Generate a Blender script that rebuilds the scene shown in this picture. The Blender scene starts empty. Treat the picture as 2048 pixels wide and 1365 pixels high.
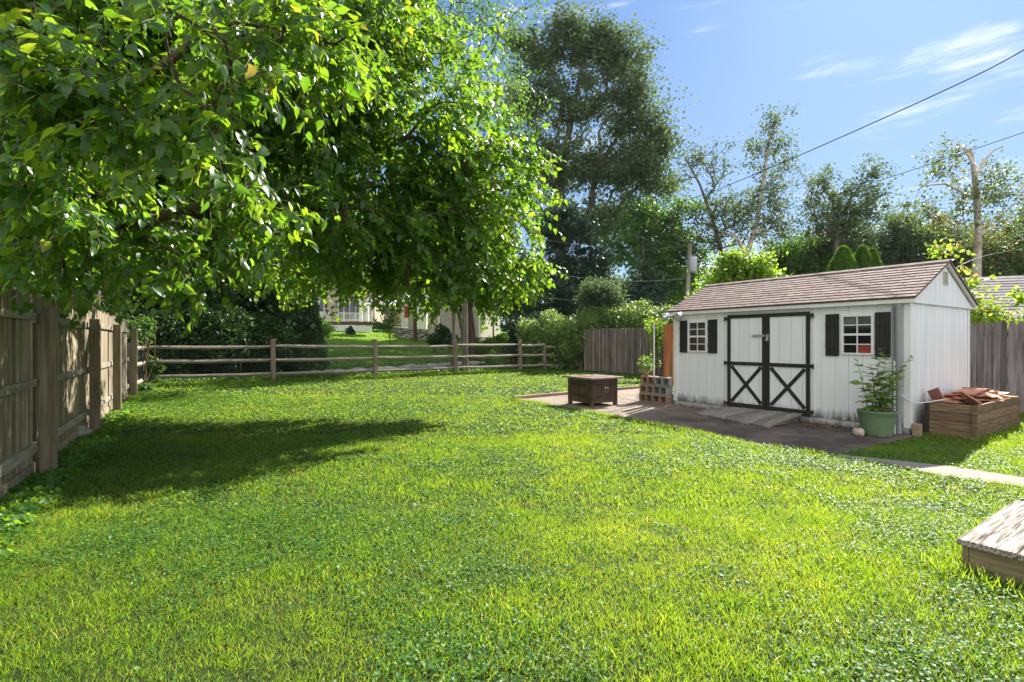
import bpy, math, random
import numpy as np
from mathutils import Vector, Matrix
R = math.radians
random.seed(7)
rng = np.random.default_rng(11)
sc = bpy.context.scene
COL = sc.collection

# ------------------------------------------------------------------ camera, sky, sun, exposure
CAM_H, FPX = 1.42, 1000.0
SUN_AZ, SUN_EL = R(40), R(40)
cd = bpy.data.cameras.new('camera'); cam = bpy.data.objects.new('camera', cd); COL.objects.link(cam)
cam.location = (0, 0, CAM_H); cam.rotation_euler = (R(90), 0, 0)
cd.sensor_width = 36; cd.lens = 36 * FPX / 2048; cd.clip_start = .05; cd.clip_end = 2000
sc.camera = cam
sc.view_settings.view_transform = 'Standard'; sc.view_settings.look = 'None'
sc.view_settings.exposure = 1.3; sc.view_settings.gamma = 1.0
w = bpy.data.worlds.new('World'); sc.world = w; w.use_nodes = True
nt = w.node_tree; nt.nodes.clear(); N = nt.nodes; L = nt.links
sky = N.new('ShaderNodeTexSky'); sky.sky_type = 'NISHITA'; sky.sun_disc = False
sky.sun_elevation = SUN_EL; sky.sun_rotation = SUN_AZ; sky.air_density = 1.0; sky.dust_density = .6; sky.ozone_density = 2.5
tint = N.new('ShaderNodeMix'); tint.data_type = 'RGBA'; tint.blend_type = 'MULTIPLY'; tint.inputs[0].default_value = 1
L.new(sky.outputs[0], tint.inputs[6])
tc = N.new('ShaderNodeTexCoord'); mp = N.new('ShaderNodeMapping'); mp.inputs['Scale'].default_value = (1.2, 1.2, 7.0)
mp.inputs['Rotation'].default_value = (R(6), R(-8), 0)
nz = N.new('ShaderNodeTexNoise'); nz.inputs['Scale'].default_value = 2.6; nz.inputs['Detail'].default_value = 9; nz.inputs['Roughness'].default_value = .62
sep = N.new('ShaderNodeSeparateXYZ'); L.new(tc.outputs['Generated'], sep.inputs[0])
bank = N.new('ShaderNodeMapRange'); bank.interpolation_type = 'SMOOTHSTEP'             # bright cloud added overhead and behind the camera, unseen, as neutral fill light
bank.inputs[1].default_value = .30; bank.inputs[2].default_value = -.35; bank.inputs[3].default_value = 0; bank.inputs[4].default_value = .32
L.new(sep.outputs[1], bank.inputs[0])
hi = N.new('ShaderNodeMapRange'); hi.inputs[1].default_value = .10; hi.inputs[2].default_value = .58; L.new(sep.outputs[2], hi.inputs[0])
deep = N.new('ShaderNodeMix'); deep.data_type = 'RGBA'; deep.inputs[6].default_value = (1, 1, 1, 1); deep.inputs[7].default_value = (.53, .745, 1.0, 1)
L.new(hi.outputs[0], deep.inputs[0]); L.new(deep.outputs[2], tint.inputs[7])
low = N.new('ShaderNodeMapRange'); low.interpolation_type = 'SMOOTHSTEP'               # thin cloud low down to the right
low.inputs[1].default_value = .40; low.inputs[2].default_value = .02; low.inputs[3].default_value = 0; low.inputs[4].default_value = .15
L.new(sep.outputs[2], low.inputs[0])
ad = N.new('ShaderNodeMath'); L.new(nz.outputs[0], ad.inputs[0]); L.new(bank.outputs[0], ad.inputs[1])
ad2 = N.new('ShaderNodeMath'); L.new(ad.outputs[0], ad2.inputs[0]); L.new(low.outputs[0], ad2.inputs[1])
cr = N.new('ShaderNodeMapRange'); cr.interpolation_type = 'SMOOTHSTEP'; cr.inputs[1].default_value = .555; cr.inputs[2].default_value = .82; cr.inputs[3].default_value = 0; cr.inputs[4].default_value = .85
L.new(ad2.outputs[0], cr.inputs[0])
# the glare round the sun is held down as the photograph's exposure does: c / (1 + c / m)
dv = N.new('ShaderNodeVectorMath'); dv.operation = 'MULTIPLY_ADD'; dv.inputs[1].default_value = (1 / 3.1, 1 / 5.2, 1 / 9.0); dv.inputs[2].default_value = (1, 1, 1)
L.new(tint.outputs[2], dv.inputs[0])
qt = N.new('ShaderNodeVectorMath'); qt.operation = 'DIVIDE'; L.new(tint.outputs[2], qt.inputs[0]); L.new(dv.outputs[0], qt.inputs[1])
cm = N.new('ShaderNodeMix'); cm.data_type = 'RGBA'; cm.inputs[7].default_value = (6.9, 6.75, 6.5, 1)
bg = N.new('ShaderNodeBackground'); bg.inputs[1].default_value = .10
wo = N.new('ShaderNodeOutputWorld')
L.new(tc.outputs['Generated'], mp.inputs[0]); L.new(mp.outputs[0], nz.inputs[0])
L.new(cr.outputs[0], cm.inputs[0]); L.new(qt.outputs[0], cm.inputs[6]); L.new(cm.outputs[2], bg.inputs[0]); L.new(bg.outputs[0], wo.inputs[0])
sl = bpy.data.lights.new('sun', 'SUN'); sl.energy = 5.0; sl.angle = R(.53); sl.color = (1, .95, .86)
so = bpy.data.objects.new('sun', sl); COL.objects.link(so)
S = Vector((math.sin(SUN_AZ) * math.cos(SUN_EL), math.cos(SUN_AZ) * math.cos(SUN_EL), math.sin(SUN_EL)))
so.rotation_euler = (-S).to_track_quat('-Z', 'Y').to_euler(); so.location = (20, 24, 30)

# ------------------------------------------------------------------ places
def P(px, py, y):                      # a point seen at a pixel of the photograph, y metres away
    return Vector(((px - 1024) / FPX * y, y, CAM_H + (682.5 - py) / FPX * y))
def G(px, py, z=0.0):                  # the same on level ground
    y = (CAM_H - z) * FPX / (py - 682.5)
    return Vector(((px - 1024) / FPX * y, y, z))
YX, YY = Vector((.557, -.8305, 0)), Vector((.8305, .557, 0))     # axes of the yard: all fences and the shed follow them
RZ = math.atan2(-.8305, .557)
SH0 = Vector((5.96, 7.49, 0))                                    # right front corner of the shed
def Y2W(x, y, z=0): return SH0 + YX * x + YY * y + Vector((0, 0, z))
FA, FD, FN = Vector((-8.2, 17.2, 0)), Vector((.8235, .567, 0)), Vector((-.567, .8235, 0))  # split rail fence line
def gz(x, y):
    x = np.asarray(x, float); y = np.asarray(y, float)
    d = (x - FA.x) * FN.x + (y - FA.y) * FN.y
    z = np.zeros_like(d)
    z -= .55 * np.exp(-((d - 2.7) / 1.25) ** 2)
    z += np.clip((d - 5.0) * .092, 0, 3.2)
    z += .05 * np.sin(x * .31) * np.clip(d / 8, 0, 1)
    return z

# ------------------------------------------------------------------ scene graph helpers
def tag(o, label=None, cat=None, group=None, kind=None):
    if label: o['label'] = label
    if cat: o['category'] = cat
    if group: o['group'] = group
    if kind: o['kind'] = kind
    return o
def empty(name, loc=(0, 0, 0), rz=0, label=None, cat=None, group=None):
    o = bpy.data.objects.new(name, None); COL.objects.link(o); o.location = loc; o.rotation_euler = (0, 0, rz)
    o.empty_display_size = .1
    return tag(o, label, cat, group)
def copy_tree(o, parent=None):
    c = o.copy(); COL.objects.link(c)
    if parent: c.parent = parent
    for ch in list(o.children): copy_tree(ch, c)
    return c
def np_mesh(name, V, tris, quads, tint=None, smooth=False):
    me = bpy.data.meshes.new(name)
    V = np.asarray(V, np.float32).reshape(-1, 3)
    nt_, nq = len(tris), len(quads)
    me.vertices.add(len(V)); me.vertices.foreach_set('co', V.ravel())
    li = np.concatenate([np.asarray(tris, np.int32).ravel(), np.asarray(quads, np.int32).ravel()]) if nq else np.asarray(tris, np.int32).ravel()
    me.loops.add(len(li)); me.loops.foreach_set('vertex_index', li)
    ls = np.concatenate([np.arange(nt_) * 3, nt_ * 3 + np.arange(nq) * 4]).astype(np.int32)
    me.polygons.add(nt_ + nq); me.polygons.foreach_set('loop_start', ls)
    if smooth: me.polygons.foreach_set('use_smooth', np.ones(nt_ + nq, bool))
    me.update(calc_edges=True)
    if tint is not None:
        a = me.attributes.new('tint', 'FLOAT', 'POINT'); a.data.foreach_set('value', np.asarray(tint, np.float32))
    return me
def link(name, me, mat, parent=None):
    o = bpy.data.objects.new(name, me); COL.objects.link(o)
    if mat: me.materials.append(mat)
    if parent: o.parent = parent
    return o

class MB:                              # collects shapes, then links them as one mesh
    def __init__(s): s.v = []; s.f = []; s.t = []; s.sm = []
    def add(s, vs, fs, tint=None, smooth=False):
        b = len(s.v); s.v += [tuple(v) for v in vs]; t = random.random() if tint is None else tint
        s.t += [t] * len(vs)
        for f in fs: s.f.append([b + i for i in f]); s.sm.append(smooth)
        return s
    def box(s, x0, x1, y0, y1, z0, z1, M=None, tint=None):
        vs = [Vector(p) for p in ((x0, y0, z0), (x1, y0, z0), (x1, y1, z0), (x0, y1, z0), (x0, y0, z1), (x1, y0, z1), (x1, y1, z1), (x0, y1, z1))]
        if M: vs = [M @ v for v in vs]
        return s.add(vs, [(0, 3, 2, 1), (4, 5, 6, 7), (0, 1, 5, 4), (1, 2, 6, 5), (2, 3, 7, 6), (3, 0, 4, 7)], tint)
    def prism(s, poly, z0, z1, M=None, tint=None, axis='z'):
        n = len(poly)
        def q(p, h):
            return Vector((p[0], p[1], h)) if axis == 'z' else (Vector((p[0], h, p[1])) if axis == 'y' else Vector((h, p[0], p[1])))
        vs = [q(p, z0) for p in poly] + [q(p, z1) for p in poly]
        if M: vs = [M @ v for v in vs]
        fs = [list(range(n))[::-1], [n + i for i in range(n)]] + [(i, (i + 1) % n, n + (i + 1) % n, n + i) for i in range(n)]
        return s.add(vs, fs, tint)
    def tube(s, pts, rad, n=8, tint=None, cap=True):
        pts = [Vector(p) for p in pts]; k = len(pts)
        rad = rad if hasattr(rad, '__len__') else [rad] * k
        vs = []; up = Vector((0, 0, 1))
        for i, p in enumerate(pts):
            d = (pts[min(i + 1, k - 1)] - pts[max(i - 1, 0)]).normalized()
            a = d.cross(up if abs(d.z) < .95 else Vector((1, 0, 0))).normalized(); b = d.cross(a)
            vs += [p + (a * math.cos(2 * math.pi * j / n) + b * math.sin(2 * math.pi * j / n)) * rad[i] for j in range(n)]
        fs = [(i * n + j, i * n + (j + 1) % n, (i + 1) * n + (j + 1) % n, (i + 1) * n + j) for i in range(k - 1) for j in range(n)]
        t = random.random() if tint is None else tint
        s.add(vs, fs, t, True)
        if cap:
            b = len(s.v) - len(vs)
            s.f += [[b + j for j in range(n)], [b + (k - 1) * n + j for j in range(n)][::-1]]; s.sm += [False, False]
        return s
    def lathe(s, prof, c=(0, 0, 0), n=28, tint=None, wob=0):
        vs = []
        for (r, z) in prof:
            vs += [(c[0] + r * math.cos(2 * math.pi * j / n), c[1] + r * math.sin(2 * math.pi * j / n), c[2] + z) for j in range(n)]
        fs = [(i * n + j, i * n + (j + 1) % n, (i + 1) * n + (j + 1) % n, (i + 1) * n + j) for i in range(len(prof) - 1) for j in range(n)]
        return s.add(vs, fs, tint, True)
    def blob(s, c, r, seed=0, sub=2, tint=None):
        import bmesh
        bm = bmesh.new(); bmesh.ops.create_icosphere(bm, subdivisions=sub, radius=1)
        rr = np.random.default_rng(seed); ks = rr.normal(size=(6, 3)) * 1.6; ph = rr.uniform(0, 6, 6)
        vs = []
        for v in bm.verts:
            f = 1 + .09 * sum(math.sin(v.co.dot(Vector(k)) + p) for k, p in zip(ks, ph)) / 1.5
            vs.append((c[0] + v.co.x * r[0] * f, c[1] + v.co.y * r[1] * f, c[2] + v.co.z * r[2] * f))
        fs = [[v.index for v in f.verts] for f in bm.faces]; bm.free()
        return s.add(vs, fs, tint, True)
    def build(s, name, mat, parent=None, bevel=0):
        me = bpy.data.meshes.new(name); me.from_pydata(s.v, [], s.f); me.update()
        me.polygons.foreach_set('use_smooth', s.sm)
        a = me.attributes.new('tint', 'FLOAT', 'POINT'); a.data.foreach_set('value', s.t)
        o = link(name, me, mat, parent)
        if bevel:
            m = o.modifiers.new('bevel', 'BEVEL'); m.width = bevel; m.segments = 2; m.limit_method = 'ANGLE'; m.angle_limit = R(40)
        return o

# ------------------------------------------------------------------ materials
def ramp(N, pts):
    r = N.new('ShaderNodeValToRGB'); e = r.color_ramp.elements
    e[0].position, e[0].color = pts[0][0], (*pts[0][1], 1)
    e[1].position, e[1].color = pts[-1][0], (*pts[-1][1], 1)
    for p, c in pts[1:-1]:
        x = e.new(p); x.color = (*c, 1)
    return r
def mat(name, c0, c1, scale=(3, 3, 3), rough=.7, bump=.2, detail=6, metal=0, tvar=.35, spec=.4, bdist=.01, extra=None, rp_=(.3, .7)):
    """noise between two colours, each board / brick varied by its tint"""
    m = bpy.data.materials.new(name); m.use_nodes = True; N = m.node_tree.nodes; L = m.node_tree.links
    b = N['Principled BSDF']; b.inputs['Roughness'].default_value = rough; b.inputs['Metallic'].default_value = metal
    b.inputs['Specular IOR Level'].default_value = spec
    tc = N.new('ShaderNodeTexCoord'); mp = N.new('ShaderNodeMapping'); mp.inputs['Scale'].default_value = scale
    at = N.new('ShaderNodeAttribute'); at.attribute_name = 'tint'
    of = N.new('ShaderNodeVectorMath'); of.operation = 'MULTIPLY_ADD'; of.inputs[1].default_value = (37, 17, 23)
    L.new(at.outputs['Fac'], of.inputs[0]); L.new(mp.outputs[0], of.inputs[2])
    nz = N.new('ShaderNodeTexNoise'); nz.inputs['Scale'].default_value = 1; nz.inputs['Detail'].default_value = detail; nz.inputs['Roughness'].default_value = .62
    r = ramp(N, [(rp_[0], c0), (rp_[1], c1)])
    L.new(tc.outputs['Object'], mp.inputs[0]); L.new(of.outputs[0], nz.inputs[0]); L.new(nz.outputs[0], r.inputs[0])
    hs = N.new('ShaderNodeHueSaturation'); mr = N.new('ShaderNodeMapRange')
    mr.inputs[3].default_value = 1 - tvar; mr.inputs[4].default_value = 1 + tvar
    L.new(at.outputs['Fac'], mr.inputs[0]); L.new(mr.outputs[0], hs.inputs['Value']); L.new(r.outputs[0], hs.inputs['Color'])
    out = hs.outputs[0]
    if extra: out = extra(N, L, tc, out)
    L.new(out, b.inputs['Base Color'])
    if bump:
        bp = N.new('ShaderNodeBump'); bp.inputs['Strength'].default_value = bump; bp.inputs['Distance'].default_value = bdist
        L.new(nz.outputs[0], bp.inputs['Height']); L.new(bp.outputs[0], b.inputs['Normal'])
    return m
def stain(zlo, zhi, col, sc_=(14, 14, 2.5), amount=.9):
    """dirt splashed on the foot of a wall"""
    def f(N, L, tc, out):
        sx = N.new('ShaderNodeSeparateXYZ'); L.new(tc.outputs['Object'], sx.inputs[0])
        mr = N.new('ShaderNodeMapRange'); mr.inputs[1].default_value = zhi; mr.inputs[2].default_value = zlo
        L.new(sx.outputs[2], mr.inputs[0])
        mp = N.new('ShaderNodeMapping'); mp.inputs['Scale'].default_value = sc_; L.new(tc.outputs['Object'], mp.inputs[0])
        n = N.new('ShaderNodeTexNoise'); n.inputs['Detail'].default_value = 7; n.inputs['Roughness'].default_value = .7; L.new(mp.outputs[0], n.inputs[0])
        n.inputs['Scale'].default_value = 1
        m = N.new('ShaderNodeMath'); m.operation = 'MULTIPLY'; L.new(mr.outputs[0], m.inputs[0]); L.new(n.outputs[0], m.inputs[1])
        r = ramp(N, [(.27, (0, 0, 0)), (.5, (amount,) * 3)]); L.new(m.outputs[0], r.inputs[0])
        x = N.new('ShaderNodeMix'); x.data_type = 'RGBA'; L.new(r.outputs[0], x.inputs[0]); L.new(out, x.inputs[6]); x.inputs[7].default_value = (*col, 1)
        return x.outputs[2]
    return f
def leafmat(name, cols, trans, tmix=.45, rough=.4, spec=.5):
    """cols: ramp over each leaf's tint; trans: colour the sun has after passing through"""
    m = bpy.data.materials.new(name); m.use_nodes = True; N = m.node_tree.nodes; L = m.node_tree.links
    b = N['Principled BSDF']; b.inputs['Roughness'].default_value = rough; b.inputs['Specular IOR Level'].default_value = spec
    at = N.new('ShaderNodeAttribute'); at.attribute_name = 'tint'
    n = len(cols); r = ramp(N, [(p, c) for p, c in cols]); L.new(at.outputs['Fac'], r.inputs[0]); L.new(r.outputs[0], b.inputs['Base Color'])
    r2 = ramp(N, [(p, c) for p, c in trans]); L.new(at.outputs['Fac'], r2.inputs[0])
    t = N.new('ShaderNodeBsdfTranslucent'); L.new(r2.outputs[0], t.inputs[0])
    x = N.new('ShaderNodeMixShader'); x.inputs[0].default_value = tmix
    L.new(b.outputs[0], x.inputs[1]); L.new(t.outputs[0], x.inputs[2]); L.new(x.outputs[0], N['Material Output'].inputs[0])
    return m
def plain(name, c, rough=.5, metal=0, spec=.5):
    m = bpy.data.materials.new(name); m.use_nodes = True; b = m.node_tree.nodes['Principled BSDF']
    b.inputs['Base Color'].default_value = (*c, 1); b.inputs['Roughness'].default_value = rough; b.inputs['Metallic'].default_value = metal
    b.inputs['Specular IOR Level'].default_value = spec
    return m

M = {}
M['fence_grey'] = mat('weathered_boards', (.11, .085, .055), (.42, .345, .235), (30, 30, 2.2), .85, .5, 8, tvar=.4, bdist=.006)
M['post_wood'] = mat('post_wood', (.12, .095, .06), (.33, .27, .19), (22, 22, 1.6), .8, .4, 8, tvar=.2, bdist=.006)
M['rail_wood'] = mat('rail_wood', (.17, .15, .11), (.40, .36, .29), (2.5, 26, 26), .85, .6, 8, tvar=.2, bdist=.01)
M['stockade'] = mat('stockade_wood', (.075, .062, .05), (.33, .28, .23), (22, 22, 1.5), .88, .5, 8, tvar=.45, bdist=.008)
M['picket_dark'] = mat('picket_wood', (.045, .037, .035), (.21, .18, .18), (18, 18, 1.3), .85, .5, 8, tvar=.35, bdist=.008)
M['white_wall'] = mat('white_paint', (.80, .83, .87), (.90, .91, .93), (9, 9, .8), .5, .06, 5, tvar=.02, extra=stain(.10, .50, (.085, .09, .07)))
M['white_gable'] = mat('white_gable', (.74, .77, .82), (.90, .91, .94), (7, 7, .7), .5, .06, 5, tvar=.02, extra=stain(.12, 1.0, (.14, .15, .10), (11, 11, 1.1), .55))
M['white_trim'] = mat('white_trim', (.76, .77, .77), (.86, .86, .85), (3, 3, 3), .5, .04, tvar=.03)
M['skirt'] = mat('skirt_paint', (.30, .29, .26), (.78, .78, .76), (7, 7, 5), .6, .2, tvar=.05, extra=stain(-.02, .2, (.05, .045, .035)))
M['dark_trim'] = mat('dark_trim', (.018, .016, .017), (.034, .030, .031), (20, 20, 5), .5, .15, tvar=.1)
M['shingle'] = mat('shingles', (.10, .066, .056), (.27, .195, .172), (9, 9, 9), .9, .5, 10, tvar=.22, bdist=.004)
M['glass'] = plain('window_glass', (.012, .014, .014), .06, spec=.8)
M['red_inside'] = plain('red_inside', (.30, .045, .03), .5)
M['metal'] = plain('galvanised', (.55, .56, .57), .35, .9)
M['grey_pvc'] = mat('grey_pvc', (.24, .25, .27), (.33, .34, .36), (4, 4, 1), .4, 0, tvar=.15)
M['white_pvc'] = plain('white_pvc', (.72, .73, .74), .35)
M['lamp_glass'] = plain('lamp_glass', (.5, .52, .52), .12)
M['bronze'] = mat('bronze_steel', (.060, .043, .030), (.125, .092, .068), (7, 7, 5), .42, .08, 6, metal=.35, tvar=.1, extra=stain(.02, .3, (.20, .13, .08), (18, 18, 6), .55))
M['tabletop'] = mat('table_lid', (.20, .135, .11), (.36, .26, .22), (6, 6, 6), .4, .05, 6, metal=.2, tvar=.05)
M['black'] = plain('black_hole', (.01, .01, .01), .8)
M['chrome'] = plain('steel_handle', (.7, .7, .72), .25, 1)
M['concrete_block'] = mat('concrete_block', (.20, .19, .175), (.38, .365, .34), (25, 25, 25), .9, .5, 8, tvar=.2, bdist=.004)
M['block_tan'] = mat('block_tan', (.22, .145, .105), (.40, .29, .22), (25, 25, 25), .9, .5, 8, tvar=.2, bdist=.004)
M['cedar'] = mat('orange_board', (.20, .07, .028), (.46, .18, .07), (30, 30, 2), .6, .2, 6, tvar=.18, bdist=.004)
M['timber'] = mat('edging_timber', (.16, .10, .07), (.36, .25, .18), (3, 3, 14), .85, .4, 7, tvar=.2)
M['bed_wood'] = mat('bed_wood', (.10, .058, .034), (.30, .20, .125), (5, 5, 40), .8, .4, 8, tvar=.2, bdist=.005, extra=stain(-.1, .5, (.10, .10, .055), (5, 5, 9), .5))
M['tile'] = mat('clay_tile', (.34, .13, .085), (.56, .27, .18), (9, 9, 9), .6, .1, 5, tvar=.25)
M['tile_orange'] = mat('orange_tile', (.50, .17, .04), (.68, .30, .09), (9, 9, 9), .5, .1, 5, tvar=.25)
M['pot_green'] = mat('green_plastic', (.17, .26, .15), (.20, .30, .18), (5, 5, 5), .42, .03, tvar=.03, extra=stain(-.02, .2, (.07, .08, .05), (9, 9, 7), .6))
M['soil'] = mat('soil', (.03, .02, .012), (.09, .06, .04), (30, 30, 30), .95, .6)
M['clay_pot'] = mat('clay_pot', (.28, .15, .10), (.42, .25, .18), (9, 9, 9), .8, .1)
M['ramp_wood'] = mat('ramp_wood', (.10, .085, .07), (.37, .335, .295), (40, 2.2, 40), .85, .6, 9, tvar=.28, bdist=.008)
M['step_wood'] = mat('step_wood', (.05, .032, .02), (.46, .42, .36), (95, 3.2, 60), .85, 1.0, 12, tvar=.1, bdist=.012, rp_=(.38, .54))
M['step_side'] = mat('step_side', (.16, .125, .06), (.36, .29, .17), (2, 6, 24), .8, .3, 8, tvar=.1)
M['stone'] = mat('stone', (.22, .20, .18), (.46, .43, .39), (6, 6, 6), .9, .5, 8, tvar=.3)
M['ball'] = mat('old_ball', (.26, .19, .15), (.50, .42, .36), (14, 14, 14), .7, .2)
M['bark'] = mat('bark', (.045, .03, .02), (.17, .12, .085), (14, 14, 2.5), .95, .9, 8, tvar=.1, bdist=.03)
M['bark_pale'] = mat('pale_bark', (.34, .27, .22), (.80, .72, .64), (3, 3, 1.6), .85, .4, 8, tvar=.15, bdist=.02)
M['bark_mid'] = mat('grey_bark', (.09, .075, .06), (.24, .20, .16), (6, 6, 1.5), .95, .6, 8, tvar=.1, bdist=.02)
M['mulberry'] = leafmat('mulberry_leaf', [(0, (.014, .060, .010)), (.6, (.030, .095, .014)), (.93, (.07, .15, .02)), (1, (.18, .19, .03))],
                        [(0, (.20, .46, .02)), (.6, (.40, .66, .025)), (.93, (.58, .76, .03)), (1, (.80, .62, .06))], .44, .36, .55)
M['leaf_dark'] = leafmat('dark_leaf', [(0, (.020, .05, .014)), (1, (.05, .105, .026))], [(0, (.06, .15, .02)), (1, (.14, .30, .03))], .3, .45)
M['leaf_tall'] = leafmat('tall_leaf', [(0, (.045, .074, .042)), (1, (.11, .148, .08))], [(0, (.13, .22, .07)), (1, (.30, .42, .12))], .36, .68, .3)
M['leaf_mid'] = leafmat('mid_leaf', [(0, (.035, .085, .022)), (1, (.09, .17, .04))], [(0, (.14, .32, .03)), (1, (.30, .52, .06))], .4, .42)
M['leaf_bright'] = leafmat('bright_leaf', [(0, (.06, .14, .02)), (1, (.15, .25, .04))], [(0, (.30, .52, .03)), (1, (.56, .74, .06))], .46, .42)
M['leaf_yellow'] = leafmat('yellow_leaf', [(0, (.09, .18, .03)), (.8, (.20, .28, .05)), (1, (.45, .24, .10))], [(0, (.38, .62, .05)), (.8, (.62, .74, .08)), (1, (.8, .45, .14))], .46, .42)
M['leaf_rust'] = leafmat('sycamore_leaf', [(0, (.05, .085, .03)), (.8, (.10, .14, .05)), (1, (.24, .10, .03))], [(0, (.14, .26, .04)), (.8, (.30, .40, .06)), (1, (.62, .26, .05))], .38, .45)
M['needle'] = leafmat('needles', [(0, (.022, .055, .03)), (1, (.05, .10, .055))], [(0, (.03, .07, .03)), (1, (.08, .16, .05))], .2, .5)
M['arbor'] = leafmat('arborvitae_leaf', [(0, (.03, .085, .012)), (1, (.08, .17, .02))], [(0, (.12, .28, .02)), (1, (.28, .46, .04))], .32, .5)
M['hedge'] = leafmat('vine_leaf', [(0, (.05, .12, .03)), (.8, (.17, .26, .06)), (1, (.28, .30, .10))], [(0, (.22, .42, .05)), (1, (.50, .62, .12))], .35, .36, .6)
M['grass'] = leafmat('grass_blade', [(0, (.026, .085, .018)), (.7, (.105, .185, .032)), (1, (.34, .31, .13))], [(0, (.24, .52, .02)), (.7, (.62, .76, .035)), (1, (.78, .72, .18))], .5, .42, .45)
M['clover'] = leafmat('clover_leaf', [(0, (.032, .115, .028)), (1, (.10, .215, .045))], [(0, (.24, .52, .03)), (1, (.56, .76, .05))], .42, .48, .34)
M['potleaf'] = leafmat('pot_leaf', [(0, (.08, .18, .03)), (.85, (.17, .27, .05)), (1, (.36, .30, .06))], [(0, (.22, .45, .03)), (1, (.5, .6, .08))], .35, .4)
M['siding'] = mat('beige_siding', (.50, .42, .31), (.58, .50, .38), (2, 2, 2), .6, .05, tvar=.04)
M['siding_b'] = mat('tan_siding', (.36, .32, .25), (.44, .40, .32), (2, 2, 2), .6, .05, tvar=.05)
M['yellow_siding'] = mat('yellow_siding', (.58, .47, .24), (.66, .55, .30), (2, 2, 2), .6, .05, tvar=.04)
M['brown'] = plain('brown_board', (.12, .06, .04), .7)
M['foundation'] = mat('foundation', (.07, .05, .04), (.13, .10, .085), (3, 3, 6), .9, .2)
M['grey_roof'] = mat('grey_shingles', (.15, .135, .14), (.30, .275, .28), (5, 5, 5), .9, .4, 8, tvar=.25)
M['red'] = plain('red_cloth', (.55, .04, .05), .7)
M['canvas'] = plain('canvas', (.70, .70, .72), .8)
M['blue'] = plain('blue_plastic', (.10, .22, .38), .5)
M['wire'] = plain('cable', (.02, .02, .022), .6)
M['wire_pale'] = plain('pale_cable', (.16, .16, .17), .5)
M['fence_wire'] = plain('fence_wire', (.10, .13, .12), .5, .6)
M['pole_wood'] = mat('pole_wood', (.26, .23, .20), (.46, .42, .38), (9, 9, 1), .9, .3)
M['transformer'] = plain('transformer_grey', (.45, .46, .48), .4)

# ground: soil and thatch in the yard, mown green beyond the creek, gravelly in the ditch
def ground_mat():
    m = bpy.data.materials.new('ground'); m.use_nodes = True; N = m.node_tree.nodes; L = m.node_tree.links
    b = N['Principled BSDF']; b.inputs['Roughness'].default_value = .95; b.inputs['Specular IOR Level'].default_value = .2
    tc = N.new('ShaderNodeTexCoord'); at = N.new('ShaderNodeAttribute'); at.attribute_name = 'tint'
    n1 = N.new('ShaderNodeTexNoise'); n1.inputs['Scale'].default_value = 9; n1.inputs['Detail'].default_value = 10; n1.inputs['Roughness'].default_value = .7
    n2 = N.new('ShaderNodeTexNoise'); n2.inputs['Scale'].default_value = 1.2; n2.inputs['Detail'].default_value = 8; n2.inputs['Roughness'].default_value = .7
    L.new(tc.outputs['Object'], n1.inputs[0]); L.new(tc.outputs['Object'], n2.inputs[0])
    a = ramp(N, [(.3, (.018, .028, .010)), (.6, (.04, .055, .016)), (.75, (.10, .08, .04))]); L.new(n1.outputs[0], a.inputs[0])
    c = ramp(N, [(.3, (.09, .19, .025)), (.7, (.17, .30, .035))]); L.new(n2.outputs[0], c.inputs[0])
    x = N.new('ShaderNodeMix'); x.data_type = 'RGBA'; L.new(at.outputs['Fac'], x.inputs[0]); L.new(a.outputs[0], x.inputs[6]); L.new(c.outputs[0], x.inputs[7])
    L.new(x.outputs[2], b.inputs['Base Color'])
    bp = N.new('ShaderNodeBump'); bp.inputs['Strength'].default_value = .8; bp.inputs['Distance'].default_value = .04; L.new(n1.outputs[0], bp.inputs['Height']); L.new(bp.outputs[0], b.inputs['Normal'])
    return m
def patio_mat():
    m = bpy.data.materials.new('patio'); m.use_nodes = True; N = m.node_tree.nodes; L = m.node_tree.links
    b = N['Principled BSDF']; b.inputs['Roughness'].default_value = .9; b.inputs['Specular IOR Level'].default_value = .25
    tc = N.new('ShaderNodeTexCoord')
    n1 = N.new('ShaderNodeTexNoise'); n1.inputs['Scale'].default_value = 1.1; n1.inputs['Detail'].default_value = 10; n1.inputs['Roughness'].default_value = .68
    n2 = N.new('ShaderNodeTexNoise'); n2.inputs['Scale'].default_value = 45; n2.inputs['Detail'].default_value = 6
    L.new(tc.outputs['Object'], n1.inputs[0]); L.new(tc.outputs['Object'], n2.inputs[0])
    a = ramp(N, [(.32, (.095, .078, .066)), (.5, (.24, .19, .155)), (.68, (.38, .30, .24))])
    # shade put into the paving colour: darker right, sunlit paler by the fire table
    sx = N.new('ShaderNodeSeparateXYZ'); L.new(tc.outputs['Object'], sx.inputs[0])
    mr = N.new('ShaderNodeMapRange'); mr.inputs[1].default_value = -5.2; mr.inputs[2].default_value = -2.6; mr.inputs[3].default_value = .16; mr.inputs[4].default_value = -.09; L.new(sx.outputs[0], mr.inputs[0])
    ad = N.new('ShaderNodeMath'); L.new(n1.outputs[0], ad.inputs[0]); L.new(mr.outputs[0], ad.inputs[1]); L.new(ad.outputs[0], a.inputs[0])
    v = N.new('ShaderNodeMix'); v.data_type = 'RGBA'; v.blend_type = 'MULTIPLY'; v.inputs[0].default_value = .5; L.new(a.outputs[0], v.inputs[6]); L.new(n2.outputs[0], v.inputs[7])
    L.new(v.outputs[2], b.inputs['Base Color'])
    bp = N.new('ShaderNodeBump'); bp.inputs['Strength'].default_value = .35; bp.inputs['Distance'].default_value = .006; L.new(n2.outputs[0], bp.inputs['Height']); L.new(bp.outputs[0], b.inputs['Normal'])
    return m
M['ground'] = ground_mat(); M['patio'] = patio_mat()
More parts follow.
